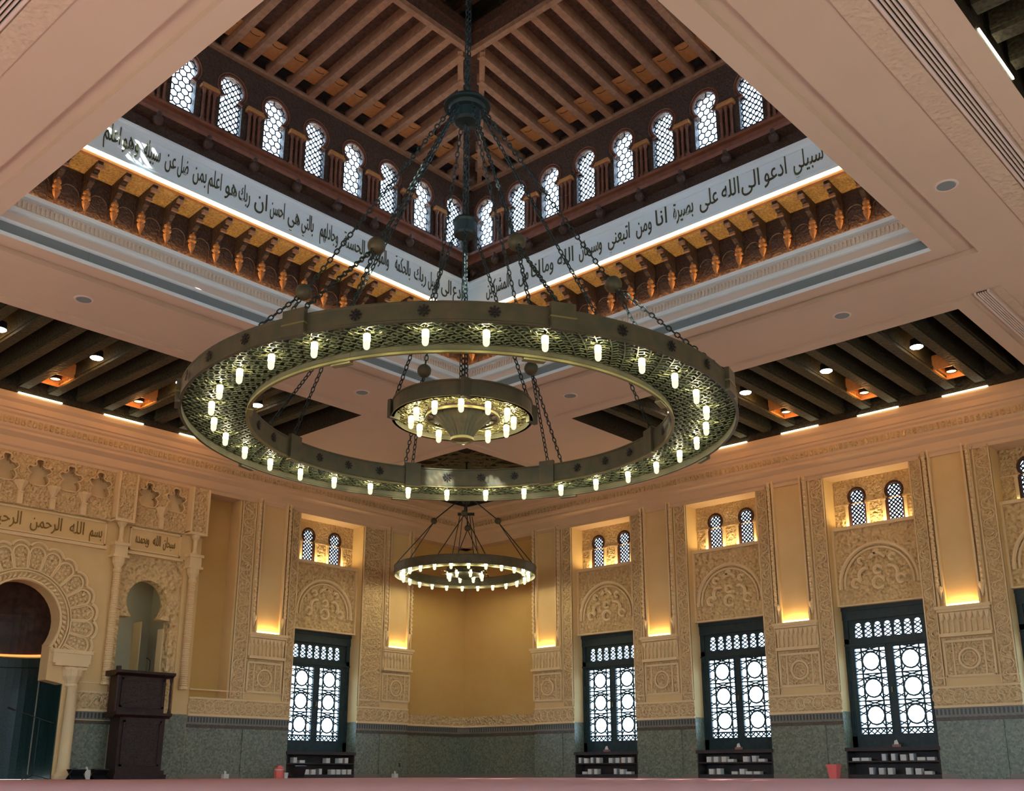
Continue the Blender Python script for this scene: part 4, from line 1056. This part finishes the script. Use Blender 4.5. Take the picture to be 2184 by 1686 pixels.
for i, (wd, p) in enumerate(LT):
    gap = min([abs(us[i]-us[j]) for j in (i-1, i+1) if 0 <= j < len(us)])
    n_ = len(wd); wdt = max(.22, min(.9, .135*n_+.06)); wdt = min(wdt, gap*1.02)
    place_word(wd, 'ink', tr9, (-1, 0, 0), (us[i], 7.846, 10.56), wdt, .50, (0, 1, 0))
RT = [('المشركين', 1062), ('من', 1118), ('انا', 1145), ('وما', 1172), ('الله', 1210), ('وسبحان', 1262), ('اتبعني', 1322), ('ومن', 1378), ('انا', 1416), ('بصيرة', 1462), ('على', 1514), ('الله', 1560), ('الى', 1603), ('ادعو', 1655), ('سبيلي', 1725), ('هذه', 1790)]
X2, Y2 = [1040, 1100, 1300, 1530, 1650, 1740, 1790], [8.45, 9.32, 11.93, 14.5, 15.69, 16.53, 17.05]
us = [interp(p, X2, Y2) for _, p in RT]
for i, (wd, p) in enumerate(RT):
    gap = min([abs(us[i]-us[j]) for j in (i-1, i+1) if 0 <= j < len(us)])
    n_ = len(wd); wdt = max(.22, min(.95, .14*n_+.06)); wdt = min(wdt, gap*1.05)
    place_word(wd, 'ink', tr9, (0, 1, 0), (7.846, us[i], 10.55), wdt, .50, (1, 0, 0))
for wd, u, wdt in (('بسم', 12.32, .36), ('الله', 12.78, .40), ('الرحمن', 13.50, .85), ('الرحيم', 14.40, .80)):
    place_word(wd, 'goldink', mih, (-1, 0, 0), (u, .012, 5.47), wdt, .42, (0, 1, 0))
for wd, u, wdt in (('سبحان', 10.42, .38), ('الله', 10.76, .24), ('وبحمده', 11.14, .42)):
    place_word(wd, 'goldink', mih, (-1, 0, 0), (u, .012, 5.50), wdt, .36, (0, 1, 0))

# ================================================================== CHANDELIERS
def chain_mesh(m, p0, p1, link_l=.12, wire=.011, wd=.035):
    p0, p1 = Vector(p0), Vector(p1); d = p1-p0; L = d.length; d.normalize(); n_ = max(2, int(L/(link_l*.78)))
    a = Vector((0, 0, 1)) if abs(d.z) < .9 else Vector((1, 0, 0)); x = d.cross(a).normalized(); y = d.cross(x)
    for i in range(n_):
        c = p0+d*(L*(i+.5)/n_); s = x if i % 2 else y; pts = []
        for k in range(8):
            t = 2*pi*k/8; pts.append(c+d*(link_l/2*cos(t))+s*(wd*sin(t)))
        m.tube(pts, wire, 4, True)
def cyl(r, a, z): return (r*cos(a), r*sin(a), z)
def band(r, z0, z1, t, n=96): return MB().use('bronze').lathe([(r-t, z0), (r+t, z0), (r+t, z0+.02), (r+t*.5, z0+.03), (r+t*.5, z1-.03), (r+t, z1-.02), (r+t, z1), (r-t, z1), (r-t, z1-.02), (r-t*.5, z1-.03), (r-t*.5, z0+.03), (r-t, z0+.02)], n, closed=True)
lampg = MB().use('e_glass').lathe([(.043, .105), (.043, .045), (.037, .02), (.022, .003), (.001, 0)], 12)
bulb = MB().use('e_lamp').lathe([(.043, .105), (.043, .19), (.03, .207), (.001, .21)], 10)
holder = MB().use('brass').lathe([(.046, .20), (.048, .218), (.02, .225), (.001, .232)], 10)
for s in range(4):
    a = s*pi/2; holder.tube([(.03*cos(a), .03*sin(a), .222), (.10*cos(a), .10*sin(a), .222), (.15*cos(a+.35), .15*sin(a+.35), .226), (.19*cos(a+.1), .19*sin(a+.1), .222), (.23*cos(a+.3), .23*sin(a+.3), .226)], .006, 4)
lampg, bulb, holder = lampg.mesh('glass_tube', smooth=True), bulb.mesh('bulb'), holder.mesh('holder')
def lamp(parent, x, y, z, rot=0):
    o = link('lamp', holder, parent, (x, y, z), (0, 0, rot)); link('glass_tube', lampg, o); link('bulb', bulb, o)
def lattice_ring(m, r0, r1, z, na, nr):
    for i in range(na):
        a0, a1 = 2*pi*i/na, 2*pi*(i+1)/na
        for j in range(nr):
            q0, q1 = r0+(r1-r0)*j/nr, r0+(r1-r0)*(j+1)/nr; am, qm = (a0+a1)/2, (q0+q1)/2
            def bar(p, q):
                P0, P1 = Vector(cyl(p[0], p[1], z)), Vector(cyl(q[0], q[1], z)); d = (P1-P0); nrm = Vector((-d.y, d.x, 0)).normalized()*.0075
                m.add([P0-nrm, P1-nrm, P1+nrm, P0+nrm, P0-nrm+Vector((0, 0, -.012)), P1-nrm+Vector((0, 0, -.012)), P1+nrm+Vector((0, 0, -.012)), P0+nrm+Vector((0, 0, -.012))], [(4, 5, 6, 7), (0, 1, 5, 4), (2, 3, 7, 6)])
            if (i+j) % 2: bar((q0, a0), (qm, am)); bar((qm, am), (q1, a0)); bar((qm, am), (qm, a1))
            else: bar((q0, a1), (qm, am)); bar((qm, am), (q1, a1)); bar((q0, a0), (q0, a1)); bar((qm, am), (q1, a0))
def ring(t, R0, R1, z0, zo, zi, nl, rl, phase, na, nr, seg=96):
    build(band(R1, z0, zo, .022, seg), 'outer_band', None, t, smooth=False); build(band(R0, z0+.02, zi, .02, seg), 'inner_band', None, t)
    build(MB().use('brass').lathe([(R0-.02, z0), (R0+.025, z0), (R0+.025, z0+.03), (R0-.02, z0+.03)], seg, closed=True), 'brass_rim', None, t)
    build(MB().use('plate').lathe([(R0+.01, z0+.15), (R1-.01, z0+.15)], seg), 'cover_plate', None, t)
    m = MB().use('filigree'); lattice_ring(m, R0+.03, R1-.03, z0+.12, na, nr); build(m, 'filigree', None, t, kind='stuff')
    for i in range(nl): a = phase+2*pi*i/nl; lamp(t, rl*cos(a), rl*sin(a), z0-.115, a)
# ---- the great chandelier
cx, cy_ = 12.60, 12.52; ZB = 5.20
G = thing('chandelier', (cx, cy_, ZB), 'huge patinated bronze ring chandelier with 32 lamps hung from the lantern', 'chandelier')
ring(G, 3.25, 4.20, 0.0, .26, .36, 32, 3.76, -.117, 216, 7, 128)
ro = MB().use('black')
for k in range(8): a = k*pi/4; ro.seg((.03*cos(a), .03*sin(a)), (.075*cos(a), .075*sin(a)), .022, .008, 0)
ro.seg((-.02, 0), (.02, 0), .03, .01, 0)
rosm = ro.mesh('rosette')
fi = MB().use('bronze'); frame_box(fi, -.14, .14, -.11, .11, 0, .006, .008); fim = fi.mesh('rosette_frame')
cl = MB().use('bronze').box(-.16, .16, -.02, .05, -.03, .32).use('brass').box(-.17, .17, -.03, .055, .12, .14); clm = cl.mesh('clamp')
cl = MB().use('bronze').box(-.14, .14, -.05, .02, -.03, .42).use('brass').box(-.15, .15, -.06, .03, -.035, -.02); cli = cl.mesh('clamp')
B0 = math.radians(16.5)
for k in range(8):
    a = B0+k*pi/4
    link('clamp', clm, G, cyl(4.22, a, 0), (0, 0, a-pi/2)); link('clamp', cli, G, cyl(3.24, a, 0), (0, 0, a-pi/2))
    link('radial_strut', MB().use('bronze').box(3.25, 4.2, -.03, .03, .26, .32).mesh('strut'), G, (0, 0, 0), (0, 0, a))
    for j in (1, 2, 3):
        b = a+j*pi/16; link('rosette', rosm, G, cyl(4.232, b, .13), (0, 0, b-pi/2)); link('rosette', rosm, G, cyl(3.222, b, .20), (0, 0, b+pi/2))
    m = MB().use('chain'); chain_mesh(m, cyl(.30, a, 5.75), cyl(2.5, a, 2.08), .12, .012, .032); build(m, 'chain', None, G)
    build(MB().use('bronze').ball((0, 0, 0), .13, 14, 10), 'chain_ball', None, G, cyl(2.56, a, 2.0), smooth=True)
    m = MB().use('chain'); chain_mesh(m, cyl(2.62, a, 1.92), cyl(4.16, a, .32), .11, .011, .03); build(m, 'chain', None, G)
    m = MB().use('chain'); chain_mesh(m, cyl(2.60, a, 1.90), cyl(3.27, a, .42), .11, .011, .03); build(m, 'chain', None, G)
build(MB().use('chain').lathe([(.001, 6.0), (.33, 5.98), (.40, 5.90), (.40, 5.86), (.33, 5.86), (.30, 5.80), (.24, 5.78), (.24, 5.60), (.20, 5.56), (.12, 5.54), (.001, 5.50)], 28), 'hub', None, G, smooth=False)
build(MB().use('chain').lathe([(.001, 3.72), (.19, 3.72), (.21, 3.68), (.19, 3.64), (.19, 3.46), (.17, 3.42), (.001, 3.42)], 24), 'lower_hub', None, G)
m = MB().use('chain')
for o in (-.03, .03): chain_mesh(m, (o, 0, 5.9), (o, 0, 9.4), .13, .014, .036)
build(m, 'main_chain', None, G)
m = MB().use('chain')
for o in (-.03, .03): chain_mesh(m, (o, 0, 3.7), (o, 0, 5.5), .13, .014, .036)
build(m, 'centre_chain', None, G)
for k in range(4):
    a = math.radians(48+90*k); m = MB().use('chain'); chain_mesh(m, cyl(.17, a, 3.45), cyl(1.06, a, .52), .11, .011, .03); build(m, 'chain', None, G)
    build(MB().use('bronze').box(-.10, .10, -.02, .05, .20, .50), 'clamp', None, G, cyl(1.08, a, 0)); G.children[-1].rotation_euler = (0, 0, a-pi/2)
m = MB().use('chain'); chain_mesh(m, (0, 0, .50), (0, 0, 3.42), .12, .012, .03); build(m, 'chain', None, G)
# inner ring with twelve lamps and fluted bowl
zo = .22
S = MB().use('bronze').lathe([(1.06, zo), (1.10, zo), (1.10, zo+.02), (1.085, zo+.03), (1.085, zo+.24), (1.10, zo+.25), (1.10, zo+.27), (1.06, zo+.27)], 64, closed=True); build(S, 'small_ring_band', None, G)
build(MB().use('brass').lathe([(1.06, zo), (1.105, zo), (1.105, zo+.015), (1.06, zo+.015)], 64, closed=True).lathe([(.55, zo+.01), (.58, zo+.01), (.58, zo+.05), (.55, zo+.05)], 48, closed=True), 'brass_rim', None, G)
build(MB().use('bronze').lathe([(.56, zo+.12), (1.07, zo+.12)], 48), 'cover_plate', None, G)
m = MB().use('brass'); lattice_ring(m, .59, 1.05, zo+.09, 64, 5); build(m, 'filigree', None, G, kind='stuff')
for i in range(12): a = .24+2*pi*i/12; lamp(G, .80*cos(a), .80*sin(a), .07, a)
m = MB().use('bronze'); nfl = 48
prof = [(.46, .27), (.36, .19), (.26, .09), (.19, -.01), (.155, -.08)]
vs = []; fs = []
for i in range(nfl):
    a = 2*pi*i/nfl; f_ = 1.0+(.05 if i % 2 else -.03)
    for r, z in prof: vs.append(cyl(r*f_, a, z))
q_ = len(prof)
for i in range(nfl):
    j = (i+1) % nfl
    for t_ in range(q_-1): fs.append((i*q_+t_, j*q_+t_, j*q_+t_+1, i*q_+t_+1))
m.add(vs, fs); build(m, 'fluted_bowl', None, G)
for k in range(12):
    a = 2*pi*k/12; build(MB().use('bronze').tube([cyl(.45, a, .265), cyl(.57, a, zo+.04)], .012, 4), 'bowl_rib', None, G)
build(MB().use('brass').lathe([(.155, -.06), (.18, -.08), (.18, -.12), (.13, -.13), (.12, -.10), (.001, -.09)], 28), 'bowl_ring', None, G)

# ---- smaller chandelier in the corner
K = thing('chandelier', (2.8, 2.8, 5.46), 'smaller two-tier ring chandelier hanging in front of the plain corner', 'chandelier')
ring(K, 1.62, 2.0, 0.0, .26, .26, 24, 1.80, .05, 96, 3, 72)
build(band(.52, .05, .24, .02, 32), 'small_ring_band', None, K)
for i in range(8): a = .3+2*pi*i/8; lamp(K, .50*cos(a), .50*sin(a), -.10, a)
build(MB().use('bronze').lathe([(.50, .1), (.2, -.02), (.08, -.08), (.001, -.09)], 20), 'bowl', None, K)
def bars(p0, p1, r=.018): return MB().use('chain').tube([p0, p1], r, 5)
build(MB().use('chain').lathe([(.001, 2.36), (.18, 2.34), (.20, 2.28), (.14, 2.24), (.10, 2.14), (.001, 2.10)], 16), 'hub', None, K)
build(MB().use('chain').box(-.24, .24, -.03, .03, 1.78, 1.86), 'spreader_bar', None, K); K.children[-1].rotation_euler = (0, 0, math.radians(132))
build(bars((0, 0, 1.8), (0, 0, 2.2)), 'chain', None, K); build(bars((0, 0, 2.3), (0, 0, 3.5), .03), 'main_chain', None, K)
for k in range(4):
    a = math.radians(-48+90*k)
    build(bars(cyl(.18, a, 2.26), cyl(.90, a, 1.66)), 'chain', None, K); build(MB().use('bronze').ball((0, 0, 0), .095, 12, 8), 'chain_ball', None, K, cyl(.92, a, 1.62), smooth=True)
    for s in (-.32, .32): build(bars(cyl(.93, a, 1.58), cyl(1.98, a+s, .28), .014), 'chain', None, K)
    build(bars(cyl(.2, a+.6, 1.78), cyl(.50, a+.6, .25), .012), 'chain', None, K)
